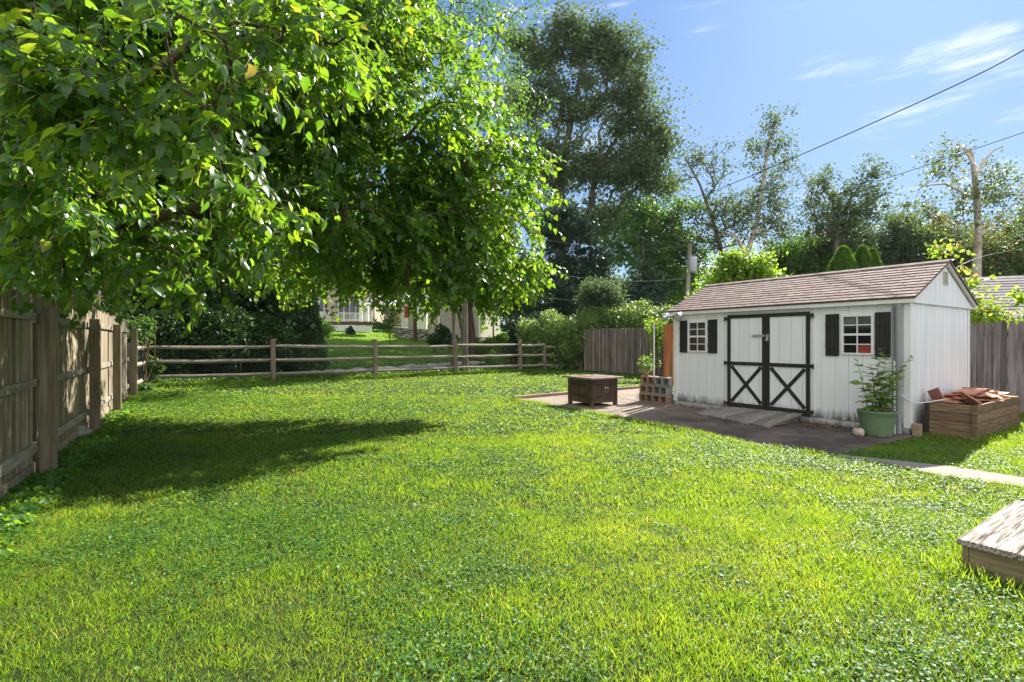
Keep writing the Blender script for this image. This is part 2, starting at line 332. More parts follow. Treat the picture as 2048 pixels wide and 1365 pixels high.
M['path'] = mat('path_concrete', (.26, .23, .20), (.42, .38, .335), (60, 60, 60), .9, .5, 8, bdist=.004)

# ------------------------------------------------------------------ ground, patio, path
def grid_axis(lo, hi, near, n):
    t = np.linspace(-1, 1, n); s = np.sign(t) * np.abs(t) ** 2.6
    return np.where(s < 0, near - (near - lo) * -s, near + (hi - near) * s)
gx = grid_axis(-500, 500, -2, 150); gy = grid_axis(-60, 900, 19, 190)
XX, YYg = np.meshgrid(gx, gy); Z = gz(XX, YYg)
nx, ny = len(gx), len(gy)
idx = np.arange(nx * ny).reshape(ny, nx)
quads = np.stack([idx[:-1, :-1], idx[:-1, 1:], idx[1:, 1:], idx[1:, :-1]], -1).reshape(-1, 4)
dd = (XX - FA.x) * FN.x + (YYg - FA.y) * FN.y
gtint = np.clip((dd - 4.2) / .8, 0, 1)
me = np_mesh('ground', np.stack([XX, YYg, Z], -1), np.zeros((0, 3), int), quads, gtint.ravel(), True)
ground = tag(link('ground', me, M['ground']), kind='structure')

def flat(name, pts, z, mat_, thick=0, parent_frame=True):
    """flat slab given by world ground points; local axes follow the yard"""
    mb = MB(); inv = Matrix.Rotation(-RZ, 3, 'Z')
    loc = [inv @ (Vector((p[0], p[1], 0)) - SH0) for p in pts]
    mb.prism([(p.x, p.y) for p in loc], z - max(thick, .03), z)
    o = mb.build(name, mat_); o.location = SH0; o.rotation_euler = (0, 0, RZ)
    return tag(o, kind='structure')
patio_edge = [G(*p) for p in ((1027, 800), (1080, 808), (1168, 824), (1210, 832), (1300, 850), (1384, 865), (1483, 888), (1560, 898), (1611, 906), (1672, 914), (1700, 906), (1755, 893), (1800, 880), (1832, 873))]
patio_back = [Y2W(.02, .3), Y2W(.02, 2.6), Y2W(-5.2, 2.6), G(1310, 773), ]
patio_poly = [(p.x, p.y) for p in patio_edge + patio_back]
patio_poly = patio_poly[:-1] + [(G(1300, 775).x, G(1300, 775).y)]
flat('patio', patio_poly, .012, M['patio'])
path_pts = [G(*p, .02) for p in ((1668, 912), (1681, 909.5), (1904, 933), (2048, 955), (2600, 1040), (2600, 1075), (2048, 974), (1886, 952), (1780, 930))]
path_poly = [(p.x, p.y) for p in path_pts]
flat('path', path_poly, .022, M['path'])

mb = MB()
for (x0, y0, x1, y1) in ((-6.3, .9, -4.42, .9), (-5.3, -2.0, -5.3, 2.3), (-3.35, -2.3, -3.35, -.95), (-5.2, -1.15, -3.4, -1.15)):
    pts = [(x0 + (x1 - x0) * i / 14 + random.gauss(0, .008), y0 + (y1 - y0) * i / 14 + random.gauss(0, .008)) for i in range(15)]
    for i in range(14):
        a, b = Vector((*pts[i], 0)), Vector((*pts[i + 1], 0)); d = (b - a).normalized(); n = Vector((-d.y, d.x, 0)) * random.uniform(.003, .007)
        mb.add([(a - n)[:2] + (.0145,), (b - n)[:2] + (.0145,), (b + n)[:2] + (.0145,), (a + n)[:2] + (.0145,)], [(0, 1, 2, 3)])
o = mb.build('patio_joints', M['soil']); o.location = SH0; o.rotation_euler = (0, 0, RZ); tag(o, kind='structure')
def inside(px, py, poly):
    px = np.asarray(px); py = np.asarray(py); c = np.zeros(px.shape, bool); n = len(poly)
    for i in range(n):
        x1, y1 = poly[i]; x2, y2 = poly[(i + 1) % n]
        cond = ((y1 > py) != (y2 > py)) & (px < (x2 - x1) * (py - y1) / (y2 - y1 + 1e-12) + x1)
        c ^= cond
    return c
def vnoise(x, y, s, seed=0):
    r = np.random.default_rng(seed); T = r.random((64, 64))
    u, v = np.asarray(x) * s + 500.3, np.asarray(y) * s + 500.7
    i, j = np.floor(u).astype(int), np.floor(v).astype(int); fu, fv = u - i, v - j
    fu = fu * fu * (3 - 2 * fu); fv = fv * fv * (3 - 2 * fv)
    g = lambda a, b: T[a % 64, b % 64]
    return (g(i, j) * (1 - fu) + g(i + 1, j) * fu) * (1 - fv) + (g(i, j + 1) * (1 - fu) + g(i + 1, j + 1) * fu) * fv

# ------------------------------------------------------------------ bulk foliage
def unit(a): return a / (np.linalg.norm(a, axis=-1, keepdims=True) + 1e-9)
HEART = (np.array([[0, -.02, 0], [-.36, -.07, .05], [.36, -.07, .05], [0, .16, -.01], [-.5, .22, .09], [.5, .22, .09],
                   [0, .45, -.01], [-.40, .52, .06], [.40, .52, .06], [0, .75, -.06], [-.19, .78, -.02], [.19, .78, -.02], [0, 1.08, -.18]]),
         [(0, 3, 1), (0, 2, 3), (9, 12, 10), (9, 11, 12)], [(1, 3, 4, 4), (3, 6, 7, 4), (6, 9, 10, 7), (3, 5, 8, 6), (6, 8, 11, 9)])
HEART = (HEART[0], [(0, 3, 1), (0, 2, 3), (9, 12, 10), (9, 11, 12), (1, 3, 4), (2, 5, 3)], [(3, 6, 7, 4), (6, 9, 10, 7), (3, 5, 8, 6), (6, 8, 11, 9)])
OVAL = (np.array([[0, 0, 0], [-.3, .35, .07], [0, .38, 0], [.3, .35, .07], [-.2, .7, .02], [0, .72, -.05], [.2, .7, .02], [0, 1, -.14]]),
        [(0, 2, 1), (0, 3, 2), (4, 5, 7), (5, 6, 7)], [(1, 2, 5, 4), (2, 3, 6, 5)])
LANCE = (OVAL[0] * np.array([.62, 1, .8]), OVAL[1], OVAL[2])
DIA = (np.array([[0, 0, 0], [-.38, .45, .09], [.38, .5, .07], [0, 1, -.06]]), [(0, 2, 1), (1, 2, 3)], [])
FORK = (np.array([[-.10, 0, 0], [.10, 0, 0], [.52, .5, .06], [.12, .42, -.03], [0, 1.0, -.05], [-.12, .42, -.03], [-.5, .55, .05]]),
        [(0, 1, 3), (1, 2, 3), (0, 3, 5), (3, 4, 5), (0, 5, 6)], [])
def leaves(name, mat_, parent, pos, d, n, size, tint, tpl, wid=None):
    V0, T, Q = tpl; k = len(V0); m = len(pos)
    d = unit(d); n = n - (n * d).sum(-1, keepdims=True) * d; n = unit(n); s = np.cross(d, n)
    size = np.broadcast_to(size, (m,)).astype(float); wd = size if wid is None else size * wid
    Vv = (pos[:, None, :] + s[:, None, :] * (V0[None, :, 0:1] * wd[:, None, None]) + d[:, None, :] * (V0[None, :, 1:2] * size[:, None, None]) + n[:, None, :] * (V0[None, :, 2:3] * size[:, None, None]))
    base = (np.arange(m) * k)[:, None, None]
    tr = (np.array(T)[None] + base).reshape(-1, 3) if len(T) else np.zeros((0, 3), int)
    qu = (np.array(Q)[None] + base).reshape(-1, 4) if len(Q) else np.zeros((0, 4), int)
    me = np_mesh(name, Vv, tr, qu, np.repeat(tint, k))
    return link(name, me, mat_, parent)

def tubes_mesh(name, mat_, parent, A, B, ra, rb, n=6):
    d = unit(B - A); up = np.where(np.abs(d[:, 2:3]) < .9, np.array([[0, 0, 1.]]), np.array([[1., 0, 0]]))
    a = unit(np.cross(d, up)); b = np.cross(d, a); m = len(A)
    an = np.linspace(0, 2 * np.pi, n, endpoint=False)
    ring = a[:, None] * np.cos(an)[None, :, None] + b[:, None] * np.sin(an)[None, :, None]
    V = np.concatenate([A[:, None] + ring * ra[:, None, None], B[:, None] + ring * rb[:, None, None]], 1)
    j = np.arange(n); q = np.stack([j, (j + 1) % n, n + (j + 1) % n, n + j], -1)
    Q = (q[None] + (np.arange(m) * 2 * n)[:, None, None]).reshape(-1, 4)
    me = np_mesh(name, V, np.zeros((0, 3), int), Q, np.zeros(m * 2 * n), True)
    return link(name, me, mat_, parent)

def skeleton(trunk, targets, rtrunk, rtip=.012, steps=4, jit=.06, g=None, rexp=.5, taper=.62):
    """trunk: list of points upward; every target is reached by a branch leaving the nearest older branch"""
    g = g or np.random.default_rng(3)
    trunk = np.array([list(p) for p in trunk], float)
    tp = []
    for i in range(len(trunk) - 1):
        for t in np.linspace(0, 1, 6)[:-1]: tp.append(trunk[i] * (1 - t) + trunk[i + 1] * t)
    tp.append(trunk[-1]); nodes = [np.array(p) for p in tp]; par = [-1] + list(range(len(tp) - 1)); nt_ = len(tp)
    lo = len(tp) // 3
    base = nodes[0]
    order = np.argsort(np.linalg.norm(targets - nodes[nt_ - 1], axis=1) * .6 + np.linalg.norm(targets - nodes[nt_ // 2], axis=1))
    ends = []
    depth = [np.linalg.norm(p - base) for p in nodes]
    for ti in order:
        t = targets[ti]; A = np.array(nodes[lo:]); D = np.array(depth[lo:])
        dist = np.linalg.norm(A - t, axis=1)
        cost = dist + .25 * D + 1.2 * np.clip(A[:, 2] - t[2], 0, None) * .5
        j = lo + int(np.argmin(cost)); p0 = nodes[j]; ln = np.linalg.norm(t - p0); k = max(2, min(steps, int(ln / .35) + 1))
        prev = j
        pd = (p0 - nodes[par[j]]) if par[j] >= 0 else np.array([0, 0, 1.]); pd = pd / (np.linalg.norm(pd) + 1e-9)
        c = p0 + pd * ln * .35 + np.array([0, 0, .1]) * ln
        for s in range(1, k + 1):
            u = s / k; q = p0 * (1 - u) ** 2 + 2 * c * u * (1 - u) + t * u * u
            if s < k: q = q + g.normal(size=3) * jit * ln * .5
            nodes.append(q); par.append(prev); depth.append(depth[prev] + ln / k); prev = len(nodes) - 1
        ends.append(prev)
    cnt = np.zeros(len(nodes))
    for e in ends:
        i = e
        while i >= 0: cnt[i] += 1; i = par[i]
    rad = rtip * np.maximum(cnt, 1) ** rexp
    rad *= 1 if rad[0] == 0 else 1
    sc_ = rtrunk / max(rad[0], 1e-6)
    if sc_ < 1: rad = rad * (sc_ + (1 - sc_) * np.exp(-cnt / 6))
    for i in range(nt_): rad[i] = max(rad[i], rtrunk * (1 - taper * i / nt_))
    rad[0] = rtrunk * 1.35; rad[1] = max(rad[1], rtrunk * 1.1)
    nodes = np.array(nodes); par = np.array(par); ok = par >= 0; idx = np.where(ok)[0]
    return nodes, par, rad, idx, np.array(ends), nt_

def in_blobs(blobs, n, g, shell=.35):
    """blobs: (centre, (rx,ry,rz)); random points favouring the outer part"""
    w = np.array([r[0] * r[2] + .3 * r[1] for c, r in blobs]); w = w / w.sum()
    k = g.choice(len(blobs), n, p=w)
    u = unit(g.normal(size=(n, 3))); rr = g.random(n) ** shell
    C = np.array([list(blobs[i][0]) for i in k]); Rr = np.array([list(blobs[i][1]) for i in k])
    return C + u * rr[:, None] * Rr, unit(u / Rr * Rr.mean())

def tree(name, label, cat, z, trunk_px, blobs_px, nclu, nleaf, lsize, lmat, bark, rtrunk, clu=.9, depth=1.0, tpl=DIA, seed=1, group=None,
         droop=.3, rtip=.012, tmul=1.0, shell=.5, rexp=.5, zoff=0, flat_=.75, spread=.26, taper=.82, bare=()):
    g = np.random.default_rng(seed)
    tr = [P(a, b, z + (c if False else 0)) for (a, b, c) in [(*q, 0)[:3] for q in trunk_px]]
    gb = float(gz(tr[0].x, tr[0].y)); base = Vector((tr[0].x, tr[0].y, gb))
    tr = [Vector((tr[0].x, tr[0].y, gb - .15))] + [p for p in tr if p.z > gb + .3]
    blobs = []
    for bl in blobs_px:
        px, py, r = bl[:3]; rr = r / FPX * z; dz = bl[3] if len(bl) > 3 else g.uniform(-.6, .6) * rr
        zz = z + dz * depth; c = P(px, py, zz); blobs.append((c, (rr, rr * depth, rr * .92)))
    T, out = in_blobs(blobs, nclu, g, shell)
    T = T + g.normal(size=T.shape) * spread * np.mean([b[1][0] for b in blobs])
    T[:, 2] = np.maximum(T[:, 2], gz(T[:, 0], T[:, 1]) + .3)
    nodes, par, rad, idx, ends, nt_ = skeleton(tr, T, rtrunk, rtip, g=g, rexp=rexp, taper=taper)
    root = empty(name, base, 0, label, cat, group)
    off = np.array(base)
    tubes_mesh('trunk', M[bark], root, nodes[par[idx]] - off, nodes[idx] - off, rad[par[idx]] * .98 + 0 * rad[idx], rad[idx])
    wt = g.gamma(1.6, 1, nclu) + .15; k = g.choice(nclu, nleaf, p=wt / wt.sum()); cs_ = g.uniform(.6, 1.35, nclu)
    for q in bare:                     # bare limbs reaching out of the crown
        mb = MB(); mb.tube([P(a, b, z + g.uniform(-.1, .1)) - base for a, b, c in q], [c for a, b, c in q], 6); mb.build('bare_limb', M[bark], root)
    # leaves sit in flattened tufts round the end of each branch, a few along it
    q = g.normal(size=(nleaf, 3)) * np.array([1, 1, flat_]) * (clu * .42) * cs_[k][:, None]
    pos = T[k] + q
    m = g.random(nleaf) < .18; e = ends[k[m]]; pe = par[e]; u = g.random((m.sum(), 1))
    pos[m] = nodes[e] * u + nodes[pe] * (1 - u) + q[m] * .35
    cen = T.mean(0)
    d = unit(g.normal(size=(nleaf, 3)) + unit(pos - cen) * .5 + np.array([0, 0, -droop])); nn = g.normal(size=(nleaf, 3)) + np.array([0, 0, .9])
    tint = np.clip(g.normal(.45, .22, nleaf) + .18 * g.normal(size=nclu)[k], 0, 1)
    leaves('crown', M[lmat], root, pos - off, d, nn, lsize * g.uniform(.6, 1.25, nleaf), tint, tpl)
    return root

# ================================================================== SHED
W, D, HW = 4.27, 2.73, 2.0           # width, depth, wall height
shed = empty('garden_shed', SH0, RZ, 'white wooden garden shed with brown shingle roof and black trimmed double doors', 'shed')
def boards(mb, x0, x1, z0, z1, y0, th=.02, bw=.203, gap=.007, axis='x', cuts=()):
    """vertical boards in front of a backing sheet; cuts are openings (a0,a1,z0,z1)"""
    a = x0
    while a < x1 - 1e-4:
        b = min(a + bw, x1); seg = [(z0, z1)]
        for (c0, c1, q0, q1) in cuts:
            if c0 < (a + b) / 2 < c1:
                seg = [s for (s0, s1) in seg for s in ((s0, min(s1, q0)), (max(s0, q1), s1)) if s[1] - s[0] > .01]
        for s0, s1 in seg:
            if axis == 'x': mb.box(a, b - gap, y0, y0 + th, s0, s1)
            else: mb.box(y0 - th, y0, a, b - gap, s0, s1)
        a = b
mb = MB()
mb.box(-W + .01, -.01, .014, .05, .13, HW + .02, tint=.5)                      # backing, front
mb.box(-W + .01, -.01, D - .05, D - .012, .13, HW + .02, tint=.5)
mb.box(-W + .012, -W + .05, .06, D - .06, .13, HW + .02, tint=.5)
boards(mb, -W, 0, .115, HW + .02, 0)
boards(mb, -W, 0, .115, HW + .02, D - .02)
mb.build('front_wall', M['white_wall'], shed)
mb = MB(); mb.box(-.05, -.014, .021, D - .021, .13, HW + .02, tint=.5)
boards(mb, .021, D - .021, .115, HW, 0, bw=.203, axis='y', gap=.006)
mb.build('side_wall', M['white_gable'], shed)
mb = MB(); boards(mb, .021, D - .021, .115, HW, -W + .02, bw=.203, axis='y', gap=.006); mb.build('side_wall', M['white_gable'], shed)
for q in ((-.075, .0015, -.018, -.002, .11, HW), (.002, .018, -.018, .07, .11, HW), (.002, .018, D - .07, D + .018, .11, HW), (-W - .006, -W + .07, -.018, -.002, .11, HW)):
    mb = MB(); mb.box(*q, tint=.5); mb.build('corner_trim', M['white_trim'], shed, bevel=.003)
mb = MB(); mb.box(-W + .01, -.012, .006, .04, 0, .108); mb.box(-.045, -.012, .05, D - .05, 0, .108); mb.box(-W + .01, -W + .045, .05, D - .05, 0, .108)
mb.build('skirting', M['skirt'], shed)
OV, GX = .10, .09                      # eave overhang front, gable overhang
RH = 2.735; EH = 2.075                 # ridge and eave heights (top of roof)
mid = D / 2
gp = [(-OV + .02, HW - .005), (-OV + .02, EH - .03), (mid, RH - .05), (D + OV - .02, EH - .03), (D + OV - .02, HW - .005)]
mb = MB(); mb.prism(gp, .004, .03, axis='x', tint=.5)
mb2 = MB()
for q in range(14):                    # gable boards proud of the sheet
    y0 = -OV + .02 + q * .203; y1 = min(y0 + .197, D + OV - .02)
    f = lambda y: (EH - .035) + (RH - .02 - EH) * (1 - abs(y - mid) / (mid + OV - .02)) - .035
    if y1 <= y0: break
    pts = [(y0, HW - .004), (y1, HW - .004), (y1, f(y1))] + ([(mid, f(mid))] if y0 < mid < y1 else []) + [(y0, f(y0))]
    mb.prism(pts, .031, .042, axis='x')
mb.build('gable', M['white_gable'], shed)
mb = MB(); mb.prism(gp, -W - .03, -W - .004, axis='x', tint=.5); mb.build('gable', M['white_gable'], shed)
mb = MB(); nfx = 21
for q in range(nfx):
    x0 = -W - GX + q * (W + 2 * GX) / nfx; mb.box(x0, x0 + (W + 2 * GX) / nfx - .003, -OV - .002, -OV + .018, HW - .01, EH - .012)
mb.box(-W - GX, GX, D + OV - .018, D + OV + .002, HW - .01, EH - .012)
mb.box(-W - .02, 0, -OV + .02, -.02, HW - .004, HW + .012)
mb.build('fascia', M['white_trim'], shed)
for xs in (.045, -W - GX):                                                     # bargeboards and soffit under each rake
    for s in (-1, 1):
        ya, yb = (-OV, mid - .001) if s < 0 else (D + OV, mid + .001)
        p = [(ya, EH - .055), (yb, RH - .055), (yb, RH - .028), (ya, EH - .028)]
        if s > 0: p = p[::-1]
        mb = MB(); mb.prism(p, xs, xs + GX - .045, axis='x'); mb.build('rake_soffit', M['white_trim'], shed)
# roof: decking plus courses of tabs
slopeL = math.hypot(mid + OV + .02, RH - EH); ang = math.atan2(RH - EH, mid + OV + .02)
mb = MB()
for s in (1, -1):
    Mx = Matrix.Translation((0, -OV - .02 if s > 0 else D + OV + .02, EH - .012)) @ Matrix.Scale(s, 4, (0, 1, 0)) @ Matrix.Rotation(ang, 4, 'X')
    mb.box(-W - GX - .02, GX + .02, .0, slopeL - .005, -.012, .002, Mx, .3)
    nc = 12; ch = slopeL / nc
    for c in range(nc):
        x = -W - GX - .025 - (c % 3) * .1 - random.random() * .05
        while x < GX + .025:
            x1 = min(x + .303, GX + .025); xa = max(x, -W - GX - .025)
            if x1 - xa > .02:
                y0 = c * ch - .006; lift = .013 + random.uniform(0, .003)
                Mt = Mx @ Matrix.Translation((0, y0, .004)) @ Matrix.Rotation(-lift / ch * .75, 4, 'X')
                mb.box(xa, x1 - .006, 0, ch + .02, .004 + random.uniform(0, .002), .013 + lift * .6, Mt)
            x += .305
k = int((W + 2 * GX) / .15)
for q in range(k):                     # ridge caps
    x0 = -W - GX - .02 + q * (W + 2 * GX + .04) / k
    for s in (1, -1):
        Mx = Matrix.Translation((0, mid, RH + .014)) @ Matrix.Scale(s, 4, (0, 1, 0)) @ Matrix.Rotation(-ang, 4, 'X')
        mb.box(x0, x0 + .158, 0, .11, -.002, .010 + random.uniform(0, .004), Mx)
mb.build('roof', M['shingle'], shed)
# doors
def shed_door(x0, x1, hinge):
    z0, z1 = .15, 1.93
    mb = MB(); mb.box(x0 + .01, x1 - .01, -.018, -.004, z0, z1, tint=.5); boards(mb, x0 + .05, x1 - .05, z0 + .03, z1 - .05, -.034, th=.014, bw=.2, gap=.008)
    d = mb.build('door', M['white_wall'], shed)
    mb = MB(); yf, yb = -.052, -.0345; tw = .068
    mb.box(x0, x0 + tw, yf, yb, z0 - .03, z1); mb.box(x1 - tw, x1, yf, yb, z0 - .03, z1)
    zm = .985
    for za, zb in ((z1 - tw, z1), (zm - tw / 2, zm + tw / 2), (z0 - .03, z0 + tw)): mb.box(x0 + tw + .001, x1 - tw - .001, yf - .002, yb, za, zb)
    xa, xb, za, zb = x0 + tw, x1 - tw, z0 + tw, zm - tw / 2
    L_ = math.hypot(xb - xa, zb - za); an = math.atan2(zb - za, xb - xa)
    for s, yy in ((1, -.048), (-1, -.0505)):
        Mx = Matrix.Translation(((xa + xb) / 2, 0, (za + zb) / 2)) @ Matrix.Rotation(-s * an, 4, 'Y')
        mb.box(-L_ / 2 + .03, L_ / 2 - .03, yy, yb - .001, -.032, .032, Mx)
    o = mb.build('door_trim', M['dark_trim'], d, bevel=.003)
    for zh in (z1 - .07, zm, z0 + .04):
        mb = MB(); xh = x0 if hinge < 0 else x1
        mb.box(xh - .05, xh + .05, yf - .010, yf - .003, zh - .03, zh + .03)
        mb.tube([(xh + hinge * .055, yf - .004, zh - .045), (xh + hinge * .055, yf - .004, zh + .045)], .011)
        mb.build('hinge', M['dark_trim'], d)
    return d
XL, XM, XR = -2.96, -2.18, -1.40
dl = shed_door(XL, XM - .004, -1); dr = shed_door(XM + .004, XR, 1)
mb = MB(); mb.box(XM - .26, XM - .02, -.062, -.054, 1.50, 1.54); mb.box(XM + .01, XM + .06, -.066, -.054, 1.475, 1.545)
mb.tube([(XM + .035, -.07, 1.50), (XM + .035, -.075, 1.46)], .012); mb.box(XM + .012, XM + .06, -.082, -.067, 1.42, 1.47)
mb.build('latch', M['metal'], dl)
mb = MB()                                                                      # white jamb strips
mb.box(XL - .075, XL - .012, -.014, -.002, .13, 1.98); mb.box(XR + .012, XR + .06, -.014, -.002, .13, 1.98); mb.box(XL - .01, XR + .01, -.014, -.002, 1.945, 1.985)
mb.build('door_frame', M['white_trim'], shed)
# windows with shutters
def shed_window(x0, x1, z0, z1, red=False):
    mb = MB(); t = .035
    mb.box(x0, x1, -.03, -.002, z1 - t, z1); mb.box(x0, x1, -.034, -.002, z0, z0 + t * .8)
    mb.box(x0, x0 + t, -.03, -.002, z0 + t * .8, z1 - t); mb.box(x1 - t, x1, -.03, -.002, z0 + t * .8, z1 - t)
    wn = mb.build('window', M['white_trim'], shed, bevel=.002)
    mb = MB(); zm = (z0 + z1) / 2; xm = (x0 + x1) / 2
    mb.box(x0 + t, x1 - t, -.026, -.004, zm - .018, zm + .018)
    for a, b in ((z0 + t * .8, zm - .018), (zm + .018, z1 - t)):
        mb.box(xm - .008, xm + .008, -.019, -.006, a, b)
        mb.box(x0 + t, xm - .008, -.019, -.006, (a + b) / 2 - .008, (a + b) / 2 + .008); mb.box(xm + .008, x1 - t, -.019, -.006, (a + b) / 2 - .008, (a + b) / 2 + .008)
    mb.build('sash', M['white_trim'], wn)
    mb = MB(); mb.box(x0 + t, x1 - t, -.0045, -.003, z0 + t * .8, z1 - t); mb.build('pane', M['glass'], wn)
    if red:
        mb = MB(); mb.box(xm + .01, x1 - t - .004, -.006, -.0048, z0 + .035, z0 + .15); mb.box(xm + .02, x1 - t - .01, -.0068, -.0062, z0 + .15, z0 + .165)
        mb.build('red_box', M['red_inside'], wn)
    return wn
def shutter(x0, x1, z0, z1):
    mb = MB(); k = 3; bw = (x1 - x0) / k
    for i in range(k): mb.box(x0 + i * bw, x0 + (i + 1) * bw - .004, -.024, -.002, z0, z1)
    mb.box(x0 + .002, x1 - .006, -.036, -.025, z1 - .20, z1 - .14); mb.box(x0 + .002, x1 - .006, -.036, -.025, z0 + .14, z0 + .20)
    mb.build('shutter', M['dark_trim'], shed, bevel=.002)
shed_window(-3.90, -3.44, 1.19, 1.84); shutter(-4.11, -3.925, 1.17, 1.86); shutter(-3.415, -3.205, 1.17, 1.86)
shed_window(-.925, -.46, 1.20, 1.85, True); shutter(-1.165, -.955, 1.17, 1.87); shutter(-.445, -.235, 1.17, 1.87)
mb = MB(); mb.box(.0445, .056, mid - .1, mid - .085, 2.34, 2.56); mb.box(.0445, .056, mid + .085, mid + .1, 2.34, 2.56); mb.box(.0445, .056, mid - .084, mid + .084, 2.545, 2.56); mb.box(.0445, .056, mid - .084, mid + .084, 2.34, 2.355)
for i in range(6): mb.box(.045, .060, mid - .084, mid + .084, 2.362 + i * .03, 2.378 + i * .03)
vt = mb.build('gable_vent', mat('cream_vent', (.55, .52, .38), (.66, .62, .48), (3, 3, 3), .6, 0, tvar=.05), shed)
mb = MB(); mb.box(.043, .0446, mid - .084, mid + .084, 2.355, 2.545); mb.build('vent_dark', M['black'], vt)
# flood lamps under the left eave
fl = empty('flood', (0, 0, 0)); fl.name = 'floodlight'; fl.parent = shed; fl.location = (-4.10, -.17, 2.0); fl.scale = (1.35, 1.35, 1.35)
mb = MB(); mb.box(-.05, .05, -.01, .06, -.03, .03); mb.tube([(0, 0, 0), (-.1, -.05, -.03)], .014); mb.tube([(0, 0, 0), (.1, -.05, -.02)], .014); mb.build('bracket', M['white_trim'], fl)
for dx, dirv in ((-.14, Vector((-.5, -.55, -.6))), (.12, Vector((.05, -.85, -.5)))):
    dirv.normalize(); q = dirv.to_track_quat('Z', 'Y').to_matrix().to_4x4(); Mx = Matrix.Translation((dx, -.06, -.03)) @ q
    mb = MB(); mb.lathe([(.02, -.05), (.045, -.03), (.062, .03), (.066, .06), (.06, .062)]); mb.v = [tuple(Mx @ Vector(v)) for v in mb.v]
    lo = mb.build('lamp_head', M['metal'], fl)
    mb = MB(); mb.lathe([(.0605, .056), (.03, .062), (.001, .063)]); mb.v = [tuple(Mx @ Vector(v)) for v in mb.v]; mb.build('lens', M['lamp_glass'], lo)

# pipes standing in the corner of the front wall
def pipe(x, y, r, h, m, label, z0=.02, ribs=False):
    mb = MB()
    if ribs: mb.lathe([(r * (1 + .05 * (i % 2)), z0 + i * (h - z0) / 60) for i in range(61)])
    else: mb.lathe([(r, z0), (r, h)])
    mb.lathe([(r, h), (r * .82, h), (r * .82, h - .06), (.001, h - .06)])
    o = mb.build('pipe', M[m], None); o.location = Y2W(x, y); o.rotation_euler = (R(.4), 0, RZ)
    return tag(o, label, 'pipe', 'pipes standing against the shed front')
pipe(-.182, -.055, .022, 1.94, 'grey_pvc', 'thin grey pipe, the nearest to the window shutter of those leaning on the shed wall')
pipe(-.118, -.075, .040, 1.985, 'grey_pvc', 'thickest grey pipe upright against the shed wall beside its corner')
pipe(-.150, -.13, .013, 1.12, 'white_pvc', 'short thin white pipe standing before the grey pipes behind the potted plant')

# ramp
A_, B_, C_, D_ = G(1388, 829), P(1463, 811.5, 9.75), P(1609.5, 833.5, 8.35), G(1534, 858)
ramp_o = empty('ramp_base', Y2W(-2.2, -.08)); ramp_o.name = 'wooden_ramp'; ramp_o.rotation_euler = (0, 0, RZ)
tag(ramp_o, 'low weathered grey plank ramp lying before the shed doors', 'ramp')
inv = Matrix.Rotation(-RZ, 3, 'Z')
mb = MB(); n_ = 9
def rp(u, v, z):                       # u across from left to right, v from the doors outward
    xb_, xf_ = -.75 + 1.44 * u, -.95 + 1.66 * u; yf_ = -.80 - .34 * u
    return (xb_ + (xf_ - xb_) * v, yf_ * v, z)
for i in range(n_):
    u0, u1 = i / n_, (i + .965) / n_; za = .135 + .02 * i / n_ + random.uniform(-.004, .004); zb = .042 + random.uniform(-.004, .006); e = random.uniform(.96, 1.0)
    vs = [rp(u0, 0, za), rp(u1, 0, za), rp(u1, e, zb), rp(u0, e, zb)]
    mb.add([(v[0], v[1], v[2] - .028) for v in vs] + vs, [(0, 1, 2, 3), (7, 6, 5, 4), (4, 5, 1, 0), (5, 6, 2, 1), (6, 7, 3, 2), (7, 4, 0, 3)], random.random())
mb.build('deck_boards', M['ramp_wood'], ramp_o)
for u in (.06, .5, .93):
    mb = MB(); top_ = [rp(u, .03, .10), rp(u + .03, .03, .10), rp(u + .03, .97, .012), rp(u, .97, .012)]
    mb.add([(v[0], v[1], -.005) for v in top_] + top_, [(0, 1, 2, 3), (7, 6, 5, 4), (4, 5, 1, 0), (5, 6, 2, 1), (6, 7, 3, 2), (7, 4, 0, 3)]); mb.build('runner', M['ramp_wood'], ramp_o)

